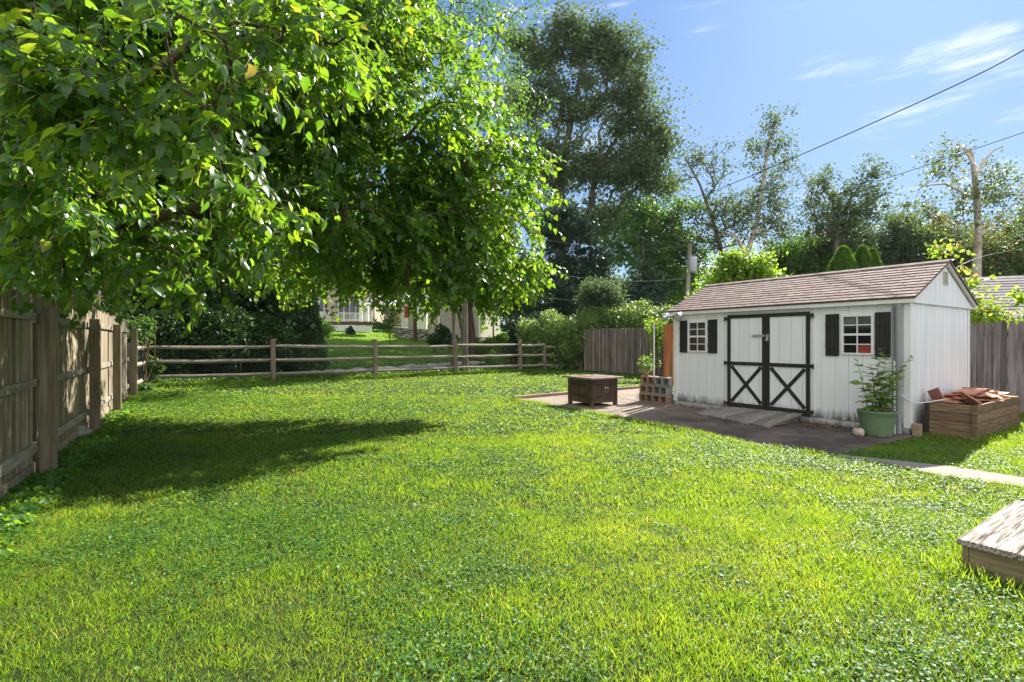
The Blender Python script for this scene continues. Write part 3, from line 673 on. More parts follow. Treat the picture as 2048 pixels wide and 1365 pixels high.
# pot with plant
pc = Vector((5.43, 7.44, .012))
pot = empty('potted_plant', pc, 0, 'tall leafy plant growing in a green plastic pot before the shed corner', 'potted plant')
mb = MB(); mb.lathe([(.001, 0), (.205, 0), (.215, .02), (.268, .33), (.272, .335), (.272, .352), (.282, .356), (.288, .42), (.296, .425), (.296, .437), (.28, .438), (.27, .40), (.262, .36)], n=40)
mb.build('pot', M['pot_green'], pot)
mb = MB(); mb.lathe([(.001, .395), (.12, .385), (.266, .375)], n=24); mb.build('soil', M['soil'], pot)
pot.scale = (.86, .86, .86); g = np.random.default_rng(5); mb = MB(); lp, ld, ls = [], [], []
for (bx, by, tx, tz, ty, dens) in ((-.16, 0, -.30, 1.14, .02, 1), (-.05, .05, .07, 1.31, 0, 1.4), (.0, -.03, .10, 1.22, -.08, 1.5), (.06, .0, .50, 1.20, -.05, 1.2), (.03, .06, -.02, 1.07, .1, 1.3), (.08, -.04, .26, .98, -.1, 1.2), (-.02, -.05, .16, 1.04, -.16, 1.2)):
    pts = []; tz *= 1.14; tx *= 1.1
    for i in range(9):
        u = i / 8; pts.append(Vector((bx + (tx - bx) * u ** 1.5, by + (ty - by) * u, .38 + (tz - .38) * u)) + Vector(g.normal(size=3) * .006))
    mb.tube(pts, [.009 - .006 * i / 8 for i in range(9)], 6)
    nn = int(9 * dens); phi = g.uniform(0, 6)
    for i in range(nn):
        u = .12 + .88 * i / (nn - 1); j = min(int(u * 8), 7); f = u * 8 - j; p = pts[j].lerp(pts[j + 1], f)
        for s in (0, 1):
            phi += 1.9 if s == 0 else math.pi; sz = .25 * (1 - .62 * u ** 2.5) * g.uniform(.7, 1.1)
            lp.append(p); ld.append((math.cos(phi), math.sin(phi), .35 - .5 * (1 - u) + g.normal() * .2)); ls.append(sz)
mb.build('stems', mat('plant_stem', (.10, .07, .03), (.20, .14, .06), (9, 9, 9), .7, 0), pot)
lp = np.array([list(p) for p in lp]); ld = np.array(ld); ls = np.array(ls)
leaves('foliage', M['potleaf'], pot, lp, ld, g.normal(size=ld.shape) * .3 + [0, 0, 1], ls, np.clip(g.random(len(ls)) ** 1.3, 0, 1), OVAL, .8)

mb = MB(); mb.blob((0, 0, .062), (.066, .066, .063), 3, 3); o = mb.build('ball', M['ball']); o.location = G(1720, 876, 0) + Vector((0, .03, .012)); tag(o, 'small round brownish ball on the paving beside the green pot', 'ball')
mb = MB(); mb.box(-.045, .045, -.06, .06, 0, .19); o = mb.build('wood_block', M['block_tan'], bevel=.004); o.location = Y2W(.085, .02); o.rotation_euler = (0, 0, RZ); tag(o, 'small upright brown wooden block between the shed corner and the raised bed', 'block')

# raised bed full of tiles
BX0, BX1, BY0, BY1, BH = .13, .70, .20, 2.42, .51
bed = empty('raised_bed', Y2W(0, 0), RZ, 'weathered timber raised bed beside the shed, heaped with clay tiles', 'raised bed')
for (a, b, c, d) in ((BX0 + .03, BX1 - .03, BY0, BY0 + .035), (BX0 + .03, BX1 - .03, BY1 - .035, BY1), (BX0, BX0 + .035, BY0 + .036, BY1 - .036), (BX1 - .035, BX1, BY0 + .036, BY1 - .036)):
    mb = MB()
    for i in range(4): mb.box(a, b, c + random.uniform(0, .003), d, i * BH / 4 + .003, (i + 1) * BH / 4 - .003)
    mb.build('side_panel', M['bed_wood'], bed, bevel=.004)
for (x, y) in ((BX0, BY0 - .012), (BX1 - .028, BY0 - .012), (BX1 - .028, BY1 - .02), (BX0, BY1 - .02)):
    mb = MB(); mb.box(x - .012, x + .042, y - .008, y + .03, 0, BH + .002); mb.build('corner_post', plain('dark_post', (.035, .025, .02), .8) if x == BX0 and y < 1 else M['bed_wood'], bed)
mb = MB(); mb.box(BX0 + .036, BX1 - .036, BY0 + .036, BY1 - .036, .1, .46); mb.build('fill', M['soil'], bed)
gg = random.Random(4); levels = [(.50, 15), (.535, 11), (.575, 8), (.61, 4)]; first = None; kq = 0
for li, (z, cnt) in enumerate(levels):
    for i in range(cnt):
        sh = li * .06
        x = gg.uniform(BX0 + .12 + sh * .5, BX1 - .12 - sh * .5); y = BY0 + .14 + sh * 3 + (BY1 - BY0 - .3 - sh * 5) * (i + .5) / cnt + gg.uniform(-.05, .05)
        kind = 'tile_orange' if (y > 1.3 and gg.random() < .45) else 'tile'
        a, b = gg.choice(((.15, .11), (.16, .12), (.14, .14), (.19, .10)))
        mb = MB(); mb.box(-a, a, -b, b, -.009, .009); o = mb.build('clay_tile', M[kind], bevel=.002)
        o.location = Y2W(x, y, z + gg.uniform(0, .02) + .012); o.rotation_euler = (gg.gauss(0, .16), gg.gauss(0, .16), gg.uniform(0, 3.1))
        pos_ = 'near' if y < .95 else ('middle' if y < 1.7 else 'far'); lay_ = ('lowest', 'second', 'third', 'topmost')[li]
        lab = '%s tile, %s layer, %s of the heap in the raised bed' % ('flat reddish' if kind == 'tile' else 'bright orange', lay_, {'near': 'near end', 'middle': 'middle', 'far': 'far end'}[pos_])
        tag(o, lab, 'tile', 'clay tiles heaped in the raised bed' if kind == 'tile' else 'orange tiles heaped in the raised bed')
for (x, y, z, rx, ry, rz, lab) in ((BX1 - .10, BY0 + .12, .60, .75, .1, 1.2, 'pointed broken tile tilted up at the near corner of the raised bed'),
                                  (BX0 + .03, BY0 + .35, .59, .1, 1.1, .1, 'tile standing on edge between the shed wall and the heap of tiles')):
    mb = MB(); mb.prism([(-.15, -.1), (.16, -.11), (.13, .12), (-.05, .14)], -.009, .009); o = mb.build('clay_tile', M['tile'], bevel=.002)
    o.location = Y2W(x, y, z); o.rotation_euler = (rx, ry, rz); tag(o, lab, 'tile')
pts = [Y2W(-.09, -.06, .62), Y2W(-.03, -.1, .56), Y2W(.06, -.06, .50), Y2W(.16, .10, .50), Y2W(.24, .22, .535), Y2W(.34, .34, .56)]
mb = MB(); mb.tube([pts[0]] + [(pts[i] + pts[i + 1]) / 2 for i in range(5)] + [pts[-1]], .008, 8)
tag(mb.build('hose', M['white_pvc']), 'thin white hose looping from the shed wall onto the tiles', 'hose')

# ================================================================== things left of the shed
def block(x, y, z, m='concrete_block', label='', rz=0, size=(.40, .20, .195), solid=False):
    sx, sy, sz = size; t = .032; mb = MB()
    mb.box(-sx / 2, sx / 2, -sy / 2, sy / 2, 0, t); mb.box(-sx / 2, sx / 2, -sy / 2, sy / 2, sz - t, sz)
    for cx in (-sx / 2, -t / 2, sx / 2 - t): mb.box(cx, cx + t, -sy / 2 + .001, sy / 2 - .001, t, sz - t)
    mb.box(-sx / 2 + t, sx / 2 - t, sy / 2 - .05, sy / 2 - .02, t, sz - t)
    o = mb.build('cinder_block', M[m], bevel=.003); o.location = Y2W(x, y, z); o.rotation_euler = (0, 0, RZ + rz)
    return tag(o, label, 'cinder block', 'concrete blocks stacked beside the shed')
X0 = -W - .12
block(X0 - .20, -.02, .012, 'block_tan', 'tan cinder block, right one of the lowest layer against the shed', .02)
block(X0 - .61, .0, .012, 'block_tan', 'tan cinder block at the bottom left end of the stack', -.03)
block(X0 - .20, .22, .012, 'concrete_block', 'grey cinder block in the rear row of the lowest layer, touching the shed side', 0)
block(X0 - .20, .0, .21, 'concrete_block', 'grey cinder block in the middle layer next to the shed corner', -.05)
block(X0 - .61, .02, .21, 'block_tan', 'two hollow tan cinder block at the left of the middle layer', .02)
block(X0 - .16, .02, .408, 'concrete_block', 'pale grey cinder block on the top layer nearest to the shed', .04)
block(X0 - .60, .05, .408, 'block_tan', 'tan cinder block on the top layer carrying the small potted plant', -.06)
def board(x, y, z0, z1, wd, lean, label, m='cedar', th=.03, rz=0, ly=0):
    mb = MB(); mb.box(-wd / 2, wd / 2, -th / 2, th / 2, 0, z1 - z0); o = mb.build('board', M[m], bevel=.002)
    o.location = Y2W(x, y, z0); o.rotation_euler = (ly, lean, RZ + rz); return tag(o, label, 'board', 'boards leaning at the left end of the shed')
board(X0 - .33, .30, .012, 1.80, .13, .0, 'widest orange brown board standing behind the white pole', rz=.35)
board(X0 - .17, .12, .60, 1.80, .075, .075, 'narrow tilted orange board resting on the stacked blocks', rz=.5)
board(X0 + .05, .05, .41, 1.80, .07, .0, 'dark orange board pressed against the shed end wall', rz=.8)
mb = MB(); mb.lathe([(.018, 0), (.018, 1.25)]); o = mb.build('pole', M['white_pvc']); o.location = Y2W(X0 - .46, .02, .605); tag(o, 'thin white pole standing on the block stack left of the orange boards', 'pole')
sp = empty('potted_plant', Y2W(X0 - .70, .02, .604), 0, 'small leafy plant in a clay pot on top of the cinder blocks', 'potted plant')
mb = MB(); mb.lathe([(.001, 0), (.055, 0), (.08, .11), (.088, .11), (.088, .13), (.075, .13), (.07, .11), (.001, .11)]); mb.build('pot', M['clay_pot'], sp)
g = np.random.default_rng(8); n_ = 230; u = unit(g.normal(size=(n_, 3))); pos = u * np.array([.16, .16, .17]) * g.random((n_, 1)) ** .4 + [0, 0, .27]
leaves('foliage', M['hedge'], sp, pos, u + [0, 0, -.2], g.normal(size=(n_, 3)) + [0, 0, 1], g.uniform(.05, .09, n_), g.random(n_), OVAL)

# fire table
ft = empty('fire_table', Vector((1.69, 10.62, .012)) - YX * .38 + YY * .38, RZ + R(90), 'square brown metal fire table with closed lid on the patio', 'fire table')
mb = MB(); q = .375
mb.box(-q, q, -q, q, .07, .585)
bd = mb.build('cabinet', M['bronze'], ft, bevel=.003)
for sx in (-1, 1):
    for sy in (-1, 1):
        mb = MB(); cx, cy = sx * q, sy * q
        mb.box(cx - .012 - (.05 if sx > 0 else -.0), cx + .012 + (.05 if sx < 0 else 0), cy - .012 - (.05 if sy > 0 else 0), cy + .012 + (.05 if sy < 0 else 0), 0, .588)
        mb.build('leg', M['bronze'], ft, bevel=.002)
mb = MB(); t = .485; mb.box(-t, t, -t, t, .59, .622); mb.box(-t + .004, t - .004, -t + .004, t - .004, .6225, .628)
top = mb.build('table_top', M['tabletop'], ft, bevel=.004)
mb = MB(); mb.box(-.24, .24, -.24, .24, .6285, .636); top2 = mb.build('burner_lid', M['tabletop'], top, bevel=.003)
mb = MB(); mb.tube([(0, -.045, .637), (0, -.045, .66), (0, .045, .66), (0, .045, .637)], .006); mb.build('lid_handle', M['bronze'], top2)
mb = MB()
for z in (.44, .20):
    for i in range(12): mb.box(-q - .004, -q - .0015, -.26 + i * .042 + .04, -.26 + i * .042 + .058, z, z + .035)
mb.build('vent_grille', M['black'], bd)
mb = MB()
for z in (.455, .19):
    for i in range(6): mb.box(-.26 + i * .03, -.245 + i * .03, -q - .004, -q - .0015, z, z + .03)
    for i in range(6): mb.box(.10 + i * .026, .112 + i * .026, -q - .004, -q - .0015, z, z + .012)
mb.box(-.001, .001, -q - .004, -q - .0015, .10, .56); mb.build('door_slots', M['black'], bd)
for x in (-.0, .075):
    mb = MB(); mb.tube([(x, -q - .002, .28), (x, -q - .03, .285), (x, -q - .03, .40), (x, -q - .002, .405)], .006, 8); mb.build('handle', M['chrome'], bd)
# the burner sits crosswise: vents face the fence side

# timber edging beyond the table
ea, eb = G(1027, 800), G(1296, 776)
def edge_timber(p, q, label):
    mb = MB(); Ln = (q - p).length; an = math.atan2(q.y - p.y, q.x - p.x)
    mb.box(0, Ln, -.05, .05, -.02, .085); o = mb.build('edging_timber', mat('edging_' + str(int(Ln * 100)), (.16, .10, .07), (.36, .25, .18), (2, 14, 14), .85, .4, 7), bevel=.008)
    o.location = (p.x, p.y, 0); o.rotation_euler = (0, 0, an); tag(o, label, 'edging', 'timbers edging the patio')
m1 = ea.lerp(eb, .56)
edge_timber(ea, m1, 'long brown edging timber running from the lawn to behind the fire table')
edge_timber(m1 + (eb - ea).normalized() * .015, eb, 'brown edging timber between the fire table and the cinder blocks')

# wooden step at the right edge
SA = Vector((2.765, 3.11, 0))
step = empty('wooden_step', SA, RZ, 'low weathered wooden step of two wide planks, cut off by the right edge', 'step')
mb = MB()
mb.box(0, .265, 0, 1.36, .155, .193); mb.box(.272, .535, 0, 1.36, .155, .192); mb.box(.542, .80, 0, 1.36, .155, .193); mb.box(.807, 1.08, 0, 1.36, .155, .192)
ob = mb.build('tread', M['step_wood'], step, bevel=.006)
mb = MB(); mb.box(.02, .05, .026, 1.33, .0, .154); mb.build('end_board', M['step_side'], step, bevel=.003)
for q in ((.026, .06), (1.29, 1.33)):
    mb = MB(); mb.box(.052, 1.06, q[0], q[1], .0, .154); mb.build('riser', M['step_side'], step, bevel=.003)
mb = MB(); mb.box(0, .5, -.02, .10, .0, .05); mb.box(0, .5, -.012, .09, .051, .10); o = mb.build('timber_offcut', M['bed_wood'], bevel=.005); o.location = SA + YX * .37 - YY * .10; o.rotation_euler = (0, 0, RZ); tag(o, 'two stacked brown timber offcuts on the grass before the wooden step', 'timber')
o = empty('upper_step', SA + YX * .43 + YY * .49, RZ)
mb = MB(); mb.box(0, .6, 0, .7, .195, .369); mb.build('riser', M['step_side'], o, bevel=.003); mb = MB(); mb.box(-.02, .30, -.03, .73, .371, .405); mb.box(.307, .62, -.03, .73, .371, .405); mb.build('tread', M['step_wood'], o, bevel=.005); tag(o, 'second higher wooden step standing on the first at the right edge', 'step')

# ================================================================== LEFT BOARD FENCE
F0, F1 = Vector((-4.97, 5.25, 0)), Vector((-9.47, 12.4, 0)); fd = (F1 - F0).normalized(); fl_ = (F1 - F0).length
fa = math.atan2(fd.y, fd.x); bf = empty('board_fence', F0, fa, 'tall weathered board fence with square posts along the left of the lawn', 'fence')
# local x runs away along the fence, local +y is its far side
posts = [-5.4, -2.75, 0, 2.85, 5.35, fl_]
for i, x in enumerate(posts):
    mb = MB(); mb.box(x - .058, x + .058, -.14, -.015, -.1, 1.785 - .01 * i + random.uniform(-.01, .01)); mb.build('post', M['post_wood'], bf, bevel=.006)
for i in range(len(posts) - 1):
    a, b = posts[i] + .03, posts[i + 1] - .03; mb = MB(); x = a; dz = random.uniform(-.02, .02) + .01 * i
    while x < b - .03:
        wd = random.uniform(.085, .125); x1 = min(x + wd, b); h = 1.90 + dz + random.uniform(-.02, .02); mb.prism([(x, .04), (x1 - .006, .04), (x1 - .006, h - .03), (x1 - .03, h), (x + .022, h), (x, h - .03)], .052, .072 + random.uniform(0, .006), axis='y'); x = x1
    mb.build('board_panel', M['fence_grey'], bf)
    for z in (1.62, .93, .27):
        mb = MB(); mb.box(a - .01, b + .01, .012, .050, z + random.uniform(-.02, .02), z + .09); mb.build('rail', M['rail_wood'], bf, bevel=.004)
    mb = MB(); mb.box(a, b, .03, .05, .02, .15); mb.build('kick_board', M['fence_grey'], bf)
mb = MB(); mb.blob((0, 0, .06), (.11, .16, .11), 9, 3); o = mb.build('stone', M['stone']); o.location = G(160, 878); tag(o, 'single grey stone at the foot of the board fence beside its second post', 'stone')

# ================================================================== SPLIT RAIL FENCE
sr = empty('split_rail_fence', FA, 0, 'three rail split rail fence with wire mesh across the back of the lawn', 'fence')
pp = [Vector((-9.75, 12.75, 0)), Vector((-11.25, 15.35, 0)), Vector((-8.22, 17.2, 0)), Vector((-5.22, 19.06, 0)), Vector((-2.39, 21.0, 0)), Vector((.37, 23.1, 0)), Vector((1.55, 24.0, 0)), Vector((3.35, 24.5, 0))]
for i, p in enumerate(pp):
    mb = MB(); q = p - FA; h = (1.36, 1.42, 1.49, 1.50, 1.50, 1.50, 1.32, 1.3)[i]; a = random.uniform(0, 1); ww = .072 if i in (0, 1) else .068
    Mx = Matrix.Translation(q) @ Matrix.Rotation(.6 + a * .3, 4, 'Z')
    mb.prism([(-ww, -ww * .8), (ww, -ww), (ww * .9, ww * .9), (-ww, ww)], -.1, h - .03, Mx); mb.prism([(-ww * .7, -ww * .55), (ww * .7, -ww * .7), (ww * .6, ww * .6), (-ww * .7, ww * .7)], h - .03, h, Mx)
    mb.build('post', M['post_wood'], sr, bevel=.006)
for i in range(len(pp) - 1):
    a, b = pp[i] - FA, pp[i + 1] - FA; hs = (1.24, .79, .30) if i < 6 else (1.15, .72, .26)
    for z in hs:
        for part_ in (0,):
            pts, rad = [], []; dv = (b - a); Ln = dv.length; dv.normalize(); za, zb = z + random.uniform(-.035, .035), z + random.uniform(-.035, .035)
            for k in range(9):
                u = k / 8; p = a.lerp(b, u) + dv * (.0); p.z = za + (zb - za) * u - .02 * math.sin(u * 3.1) + random.gauss(0, .006); p += Vector(FN) * random.gauss(0, .008); pts.append(p)
                rad.append(.062 * (.62 + .38 * min(1, min(u, 1 - u) * 7)) * random.uniform(.93, 1.07))
            mb = MB(); mb.tube(pts, rad, 5); mb.sm = [False] * len(mb.sm)
            me_o = mb.build('rail', M['rail_wood'], sr)
for i in (0, 1, 2, 3, 4, 5):
    a, b = pp[i] - FA, pp[i + 1] - FA; dv = b - a; Ln = dv.length; dv.normalize(); Mx = Matrix.Translation(a + Vector((FN.x, FN.y, 0)) * .07) @ Matrix.Rotation(math.atan2(dv.y, dv.x), 4, 'Z')
    mb = MB(); k = int(Ln / .075)
    for j in range(k): mb.box(j * Ln / k, j * Ln / k + .003, 0, .003, .02, 1.2, Mx)
    for j in range(12): mb.box(0, Ln, .0035, .0065, .05 + j * .1, .053 + j * .1, Mx)
    mb.build('wire_mesh', M['fence_wire'], sr)

# ================================================================== STOCKADE AND PICKET FENCES ON THE RIGHT
def pale_fence(name, p, q, h, label, m, wd=.085, round_=True, lean=0):
    d = (q - p); Ln = d.length; an = math.atan2(d.y, d.x); root = empty(name, p, an, label, 'fence')
    x = 0; npan = max(1, round(Ln / 2.44)); pl = Ln / npan
    for i in range(npan):
        mb = MB(); x = i * pl; dz = random.uniform(-.03, .03)
        while x < (i + 1) * pl - .02:
            w1 = wd * random.uniform(.85, 1.15); x1 = min(x + w1, (i + 1) * pl); hh = h + dz + random.uniform(-.025, .02); c = (x + x1) / 2; r = (x1 - x) / 2 - .004; tl = random.gauss(0, .004)
            if round_: prof = [(x + .003, .03), (x1 - .004, .03), (x1 - .004 + tl, hh - .09), (c + r * .55 + tl, hh - .025), (c + tl, hh), (c - r * .55 + tl, hh - .025), (x + .003 + tl, hh - .09)]
            else: prof = [(x + .002, .03), (x1 - .003, .03), (x1 - .003, hh - .04), (c, hh), (x + .002, hh - .04)]
            mb.prism(prof, 0, random.uniform(.014, .026), axis='y'); x = x1
        mb.build('picket_panel', M[m], root)
    for z in (.35, 1.0, h - .3):
        mb = MB(); mb.box(0, Ln, .032, .07, z, z + .08); mb.build('back_rail', M[m], root)
    for i in range(npan + 1):
        mb = MB(); mb.box(i * pl - .045, i * pl + .045, .075, .165, -.1, h - .1); mb.build('post', M[m], root)
    return root
pale_fence('stockade_fence', Vector((3.44, 23.9, 0)), Vector((5.55, 20.55, 0)), 1.98, 'pointed grey stockade fence under the vine hedge left of the shed', 'stockade', .095)
pale_fence('stockade_fence', Vector((5.55, 20.55, 0)) + Vector((.05, -.08, 0)), Vector((9.2, 15.0, 0)), 1.95, 'stockade fence continuing behind the orange boards and the shed', 'stockade', .095)
pale_fence('picket_fence', Y2W(-2.6, 4.55), Y2W(7.5, 4.55), 1.82, 'dark weathered picket fence with rounded tops right of the shed', 'picket_dark', .115)

# ================================================================== NEIGHBOURS
def house_root(name, p, rz, label, cat='house'): return empty(name, (p.x, p.y, float(gz(p.x, p.y)) - .05), rz, label, cat)
def sided(mb, x0, x1, y0, y1, z0, z1, st=.16):
    z = z0
    while z < z1 - .01:
        mb.box(x0, x1, y0, y1, z, min(z + st - .012, z1)); z += st
    mb.box(x0 + .015, x1 - .015, y0 + .015, y1 - .015, z0, z1, tint=.4)
def gable_roof(mb, x0, x1, y0, y1, z0, z1, ov=.4, th=.12):
    my = (y0 + y1) / 2; sl_ = (z1 - z0) / (my - y0)
    for s in (0, 1):
        ya, yb = (y0 - ov, my) if s == 0 else (y1 + ov, my); za = z0 - ov * sl_
        n = 14
        for i in range(n):
            u0, u1 = i / n, (i + 1) / n; x = x0 - ov - random.random() * .5
            p = [(ya + (yb - ya) * u0, za + (z1 - za) * u0 + .03), (ya + (yb - ya) * u1, za + (z1 - za) * u1 + .0), (ya + (yb - ya) * u1, za + (z1 - za) * u1 + th * .5), (ya + (yb - ya) * u0, za + (z1 - za) * u0 + th * .5 + .02)]
            if s: p = p[::-1]
            while x < x1 + ov:
                xb = min(x + 1.0, x1 + ov); xa = max(x, x0 - ov)
                if xb > xa + .02: mb.prism(p, xa, xb - .01, axis='x')
                x += 1.0
def hwindow(root, x0, x1, y, z0, z1, axis='y', mull=1):
    t = .07; mb = MB()
    mb.box(x0, x1, y - .06, y, z1 - t, z1); mb.box(x0, x1, y - .06, y, z0, z0 + t); mb.box(x0, x0 + t, y - .06, y, z0 + t, z1 - t); mb.box(x1 - t, x1, y - .06, y, z0 + t, z1 - t)
    for i in range(mull): xm = x0 + (x1 - x0) * (i + 1) / (mull + 1); mb.box(xm - .025, xm + .025, y - .055, y, z0 + t, z1 - t)
    wn = mb.build('window', M['white_trim'], root); mb = MB(); mb.box(x0 + t, x1 - t, y - .03, y - .01, z0 + t, z1 - t); mb.build('pane', M['glass'], wn)
# house with the white railed deck
hb = P(625, 664, 50.5); h1 = house_root('deck_house', Vector((hb.x, 50.5, 0)), R(3), 'beige house with a raised deck and white railing beyond the creek')
B = 2.42 - float(gz(hb.x, 50.5)) + .05          # local height of its ground line
mb = MB(); sided(mb, -3, 6.2, .0, 8, B + .9, B + 4.6); mb.build('wall', M['siding'], h1)
mb = MB(); gable_roof(mb, -3, 6.2, 0, 8, B + 4.6, B + 6.8); mb.build('roof', M['grey_roof'], h1)
for x0_, x1_, z0_, z1_, ml in ((2.55, 4.9, B + 1.15, B + 3.2, 3), (.2, 1.2, B + 1.7, B + 3.0, 1), (-2.2, -1.0, B + 1.7, B + 3.0, 1)): hwindow(h1, x0_, x1_, -.01, z0_, z1_, mull=ml)
dk = empty('deck', (0, 0, 0)); dk.parent = h1
mb = MB(); mb.box(-2.6, 6.6, -2.6, -.08, B + .78, B + .86); mb.box(-2.6, 6.6, -2.64, -2.605, B + .52, B + .84); mb.build('deck_floor', M['brown'], dk)
mb = MB(); mb.box(-2.5, 6.5, -2.58, -2.54, B - .15, B + .50)
for x in (-.4, 1.75, 3.9, 6.0): mb.box(x, x + .06, -2.60, -2.582, B - .15, B + .5)
mb.build('skirt_panel', M['white_trim'], dk)
mb = MB(); mb.box(-2.6, 6.6, -2.62, -2.55, B + 1.66, B + 1.73); mb.box(-2.6, 6.6, -2.61, -2.56, B + .93, B + .98)
for i in range(76): mb.box(-2.58 + i * .121, -2.545 + i * .121, -2.60, -2.565, B + .98, B + 1.66)
mb.build('railing', M['white_trim'], dk)
for x in (-2.6, -.45, 1.7, 3.85, 6.5):
    mb = MB(); mb.box(x - .06, x + .06, -2.65, -2.53, B + .86, B + 1.86); mb.build('railing_post', M['white_trim'], dk)
for x in (5.1, 5.75):
    mb = MB(); mb.box(x - .13, x + .13, -1.3, -1.04, B + .87, B + 3.5); mb.box(x - .2, x + .2, -1.37, -.97, B + 3.2, B + 3.5); mb.build('column', M['white_trim'], dk)
mb = MB(); mb.box(4.6, 6.3, -1.5, -.02, B + 3.52, B + 3.8); mb.build('porch_roof', M['siding'], dk)
# garden umbrella on the deck side, market tent colour
u_ = P(762, 640, 46); ur = empty('garden_parasol', (u_.x, u_.y, float(gz(u_.x, u_.y))), 0, 'pale grey garden parasol beside the deck of the beige house', 'parasol')
mb = MB(); mb.lathe([(1.7, 2.75), (.9, 3.25), (.02, 3.75)], n=8); mb.sm = [False] * len(mb.sm); mb.build('canopy', M['canvas'], ur)
mb = MB(); mb.lathe([(.03, 0), (.03, 3.7)], n=8); mb.build('pole', M['white_trim'], ur)
# yellow house in the gap
p = P(800, 650, 60); h2 = house_root('yellow_house', Vector((p.x, 60, 0)), R(-6), 'pale yellow house glimpsed between the deck and the tan house')
mb = MB(); sided(mb, -3.0, 5.2, 0, 7, .2, 5.4); mb.build('wall', M['yellow_siding'], h2)
mb = MB(); gable_roof(mb, -3.0, 5.2, 0, 7, 5.4, 7.6); mb.build('roof', M['grey_roof'], h2)
mb = MB(); mb.box(-3.02, 5.22, -.03, 7.03, -.6, .25); mb.build('foundation', M['brown'], h2)
hwindow(h2, 1.4, 2.6, -.01, 1.9, 3.3); hwindow(h2, -1.6, -.4, -.01, 1.9, 3.3)
# white shed
p = P(826, 655, 52); h3 = house_root('white_shed', Vector((p.x, 52, 0)), R(8), 'small white outbuilding left of the tan house', 'outbuilding')
mb = MB(); sided(mb, -1.2, 1.4, 0, 2.5, .3, 3.4); mb.build('wall', M['white_trim'], h3); mb = MB(); gable_roof(mb, -1.2, 1.4, 0, 2.5, 3.4, 4.3, .2); mb.build('roof', M['canvas'], h3)
mb = MB(); mb.box(-.5, .3, -.04, -.005, .3, 2.3); mb.build('door', M['siding_b'], h3)
p = P(809, 640, 47); fl2 = empty('garden_flag', (p.x, p.y, float(gz(p.x, p.y))), 0, 'small red flag on a thin pole by the white outbuilding', 'flag')
mb = MB(); mb.lathe([(.02, 0), (.02, 2.9)], n=6); mb.build('pole', M['arbor'] if False else M['pole_wood'], fl2)
mb = MB(); mb.prism([(.02, 1.75), (.42, 1.65), (.5, 2.3), (.36, 2.85), (.02, 2.8)], -.01, .01, axis='y'); mb.build('cloth', M['red'], fl2)
# tan house
p = P(878, 672, 40); gA = float(gz(p.x, 40)); h4 = house_root('tan_house', Vector((p.x, 40, 0)), R(-9), 'tan sided house on a dark foundation behind the trees')
mb = MB(); sided(mb, 0, 3.3, 0, 9, .68, 5.4); mb.build('wall', M['siding_b'], h4)
mb = MB(); mb.box(.03, 3.27, .03, 9, -.6, .67); mb.build('foundation', M['foundation'], h4)
mb = MB(); sided(mb, -1.6, -.01, 2.2, 9, .9, 5.2); mb.build('side_wing', M['siding'], h4)  # lit left face put in as lighter siding, the shaded front as darker tan
mb = MB(); mb.box(-.06, .06, -.05, .06, .66, 5.4); mb.box(3.24, 3.36, -.05, .06, .66, 5.4); mb.build('corner_board', M['white_trim'], h4)
mb = MB(); gable_roof(mb, -.1, 3.4, -.1, 9, 5.4, 7.4); mb.build('roof', M['grey_roof'], h4)
hwindow(h4, 1.6, 2.6, -.02, 2.5, 3.9)
# garage on the far right
p = P(2010, 690, 19); h5 = empty('garage', (p.x, 19, -.05), R(-22), 'low garage with a weathered grey shingle roof behind the right fence', 'garage')
mb = MB(); sided(mb, -.6, 7, 0, 5.5, 0, 2.45, .2); mb.build('wall', M['siding_b'], h5); mb = MB(); gable_roof(mb, -.6, 7, 0, 5.5, 2.55, 4.15, .35); mb.build('roof', M['grey_roof'], h5)
mb = MB(); mb.box(-.9, 7.3, -.40, -.33, 2.32, 2.46); mb.build('gutter', M['white_trim'], h5)
# dry stone wall and the stones along the creek
def stone_row(name, label, pts, n, r, cat, layers=1):
    rr = random.Random(len(label)); mb = MB()
    for l in range(layers):
        for i in range(n):
            u = (i + rr.random()) / n; a = pts[0].lerp(pts[1], u); s = r * rr.uniform(.6, 1.3); z = float(gz(a.x, a.y)) + r * .5 + l * r * 1.15
            mb.blob((a.x + rr.uniform(-.1, .1), a.y + rr.uniform(-.2, .2), z), (s * 1.5, s, s * .62), rr.randint(0, 9999), 2)
    return tag(mb.build(name, M['stone']), label, cat)
stone_row('stone_wall', 'low dry stone retaining wall between the deck and the tan house', [Vector((-10.6, 45, 0)), Vector((-7.0, 43, 0))], 22, .17, 'stone wall', 5)
o = stone_row('creek_stones', '', [FA + FD * 1.5 + FN * 3.6, FA + FD * 11 + FN * 4.4], 46, .2, None, 2); o['kind'] = 'stuff'; o['label'] = 'rough stones lining the bank of the creek'
o['category'] = 'stones'
g = np.random.default_rng(31); n_ = 2600; u = g.random(n_); a = np.array(FA)[None] + np.array(FD)[None] * (1.5 + 10 * u[:, None]) + np.array(FN)[None] * g.normal(1.9, .5, (n_, 1)); a[:, 2] = gz(a[:, 0], a[:, 1]) + .03
o = leaves('creek_gravel', M['stone'], None, a, g.normal(size=(n_, 3)), g.normal(size=(n_, 3)) + [0, 0, 2], g.uniform(.06, .16, n_), g.random(n_), (np.array([[-.5, 0, 0], [.5, .1, 0], [.4, .9, 0], [-.4, 1, 0], [0, .5, .4]]), [(0, 1, 4), (1, 2, 4), (2, 3, 4), (3, 0, 4)], []))
tag(o, 'grey gravel in the bed of the creek behind the split rail fence', 'gravel', kind='stuff')
